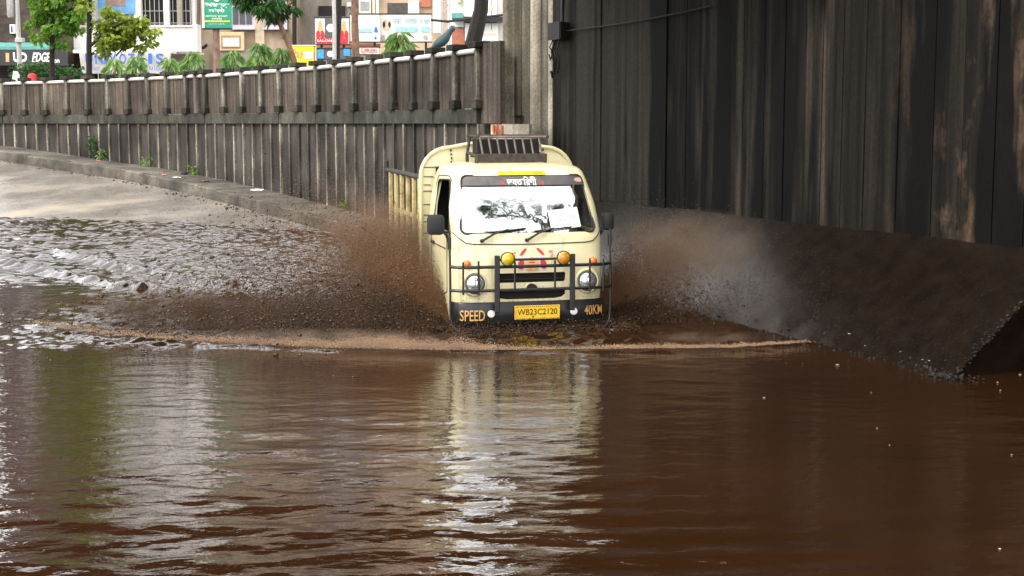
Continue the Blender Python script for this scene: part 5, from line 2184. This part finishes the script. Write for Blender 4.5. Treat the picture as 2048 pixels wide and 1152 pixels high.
litter(513, 378, .09, M_paper, 'crumpled white plastic bag on the pavement', 'plastic_bag')
litter(355, 357, .07, M_paper, 'small white wrapper at the kerb edge', 'wrapper')
litter(331, 350, .07, M_pink, 'pale pink wrapper lying near the white wrapper', 'wrapper')
litter(370, 348, .07, M_rubber, 'black rag lump on the pavement', 'rag', .9)
litter(410, 360, .09, M_bark2, 'brown dead branch piece on the kerb', 'dead_branch', .3)
litter(200, 318, .09, M_redbeam, 'rust red scrap under the dark weed', 'scrap', .2)
# mud, leaves and grit washed into the gutter
m = MB()
for k in range(260):
    l = random.uniform(6, 31)
    stone(m, wp(l, walkw(l) + abs(random.gauss(.05, .16)) + .04, zroad(l, walkw(l) + .2) + .01), random.uniform(.008, .04))
tag(m.build('gutter_debris', M_wbrown), 'mud and grit washed along the kerb', kind='stuff')
# scraps of foam drifting on the dark water to the right
M_foam = plain('pale_foam', (.72, .68, .58), .6)
m = MB()
for px, py, r in ((1698, 668, .014), (1675, 731, .018), (1528, 797, .012), (1845, 720, .010), (1858, 722, .011), (1800, 704, .007), (1995, 766, .014), (2040, 750, .016), (2000, 782, .008), (1742, 786, .006),
                  (1754, 858, .006), (1779, 892, .006), (2023, 911, .006), (1572, 727, .005), (1605, 728, .005), (1848, 732, .006), (1730, 692, .006), (842, 798, .005), (667, 752, .005), (706, 755, .006), (636, 809, .004), (1999, 1100, .010), (1120, 745, .005)):
    q = onz(px, py)
    sx_ = (q - AO).dot(AU)
    tx_ = (q - AO).dot(AN)
    zz = .006
    if tx_ > -.1 and sx_ > S0:
        # on the apron: move back along the view ray onto the slope
        ray = q - Vector((0, 0, CZ))
        for k in range(200):
            f_ = 1 - k * .002
            qq = Vector((0, 0, CZ)) + ray * f_
            if qq.z > apz((qq - AO).dot(AU), (qq - AO).dot(AN)):
                break
            q = qq
        f_ = min(1, f_)
        q = Vector((0, 0, CZ)) + ray * f_
        zz = q.z + .004
    b0 = len(m.v)
    stone(m, (0, 0, 0), r * .6)
    for i in range(b0, len(m.v)):
        v = m.v[i]
        m.v[i] = (q.x + v[0] * 1.5, q.y + v[1], zz + v[2] * .5)
tag(m.build('floating_scraps', M_foam, smooth=True), 'pale foam scraps drifting on the dark water', kind='stuff')

# upper floors of the street buildings (above the frame, mirrored in the water)
for bld, d, x0, x1, mt in ((b1, 62.3, -25, 130, M_lav), (b2, 64.9, 160, 380, M_lav), (b3, 65.9, 410, 585, M_lav), (b4, 66.9, 610, 730, M_lav), (b5, 67.1, 755, 870, M_lav)):
    for zf in (9.6, 12.8, 16.0, 19.0):
        n = max(2, int((x1 - x0) / 62))
        for k in range(n):
            xa = x0 + (x1 - x0) * (k + .2) / n
            a, b = at(xa, 0, d), at(xa + 34, 0, d)
            m = MB(); m.bbox(a.x, b.x, d, d + .12, zf, zf + 1.5); w_ = m.build('window', mt, bld)
            m = MB(); m.bbox(a.x + .08, b.x - .08, d - .03, d + .02, zf + .08, zf + 1.42); m.build('pane', M_pane, w_)
# a tree rooted on the near end of the underpass wall and slack wires; the windscreen mirrors them
random.seed(31)
e = tag(empty('tree', (7.4, 4.6, 5.6)), 'tree rooted on top of the near end of the underpass wall', 'tree')
m = MB(); m.tube([(0, 0, 0), (-.4, .2, 2.5), (-1.1, .4, 4.6), (-1.7, .5, 6.4)], [.22, .18, .14, .07], 8); m.build('trunk', M_bark, e, smooth=True)
lm = [((-.4, .2, 2.5), (-2.2, 1.0, 4.2), (-3.8, 1.2, 5.0)), ((-1.1, .4, 4.6), (.4, .6, 6.2), (1.2, .7, 7.2)), ((-1.1, .4, 4.6), (-2.8, -.2, 6.4), (-4.2, -.4, 7.0)), ((-1.7, .5, 6.4), (-2.4, .6, 8.2), (-2.6, .6, 9.0))]
for l_ in lm:
    m = MB(); m.tube(l_, [.10, .06, .03], 6); m.build('branch', M_bark, e, smooth=True)
m = MB()
for k in range(26):
    l_ = random.choice(lm)
    f_ = random.uniform(.3, 1.1)
    c_ = Vector(l_[1]).lerp(Vector(l_[2]), f_) + Vector((random.gauss(0, .5), random.gauss(0, .5), random.gauss(0, .35)))
    leaves(m, c_, (.75, .7, .35), 90, .26, .3, .5)
m.build('crown', M_leafd, e, fix=False)
for k, (z_, y_) in enumerate(((9.3, 8.5), (9.9, 8.3), (10.6, 8.0))):
    m = MB()
    m.tube([(-14 + 28 * f_, y_ + .5 * f_, z_ + 1.6 * (2 * f_ - 1) ** 2) for f_ in np.linspace(0, 1, 17)], .022, 5)
    tag(m.build('overhead_wire', M_rubber, smooth=True), ('lowest', 'middle', 'highest')[k] + ' slack overhead wire crossing in front of the bridge', 'wire', 'overhead wires')
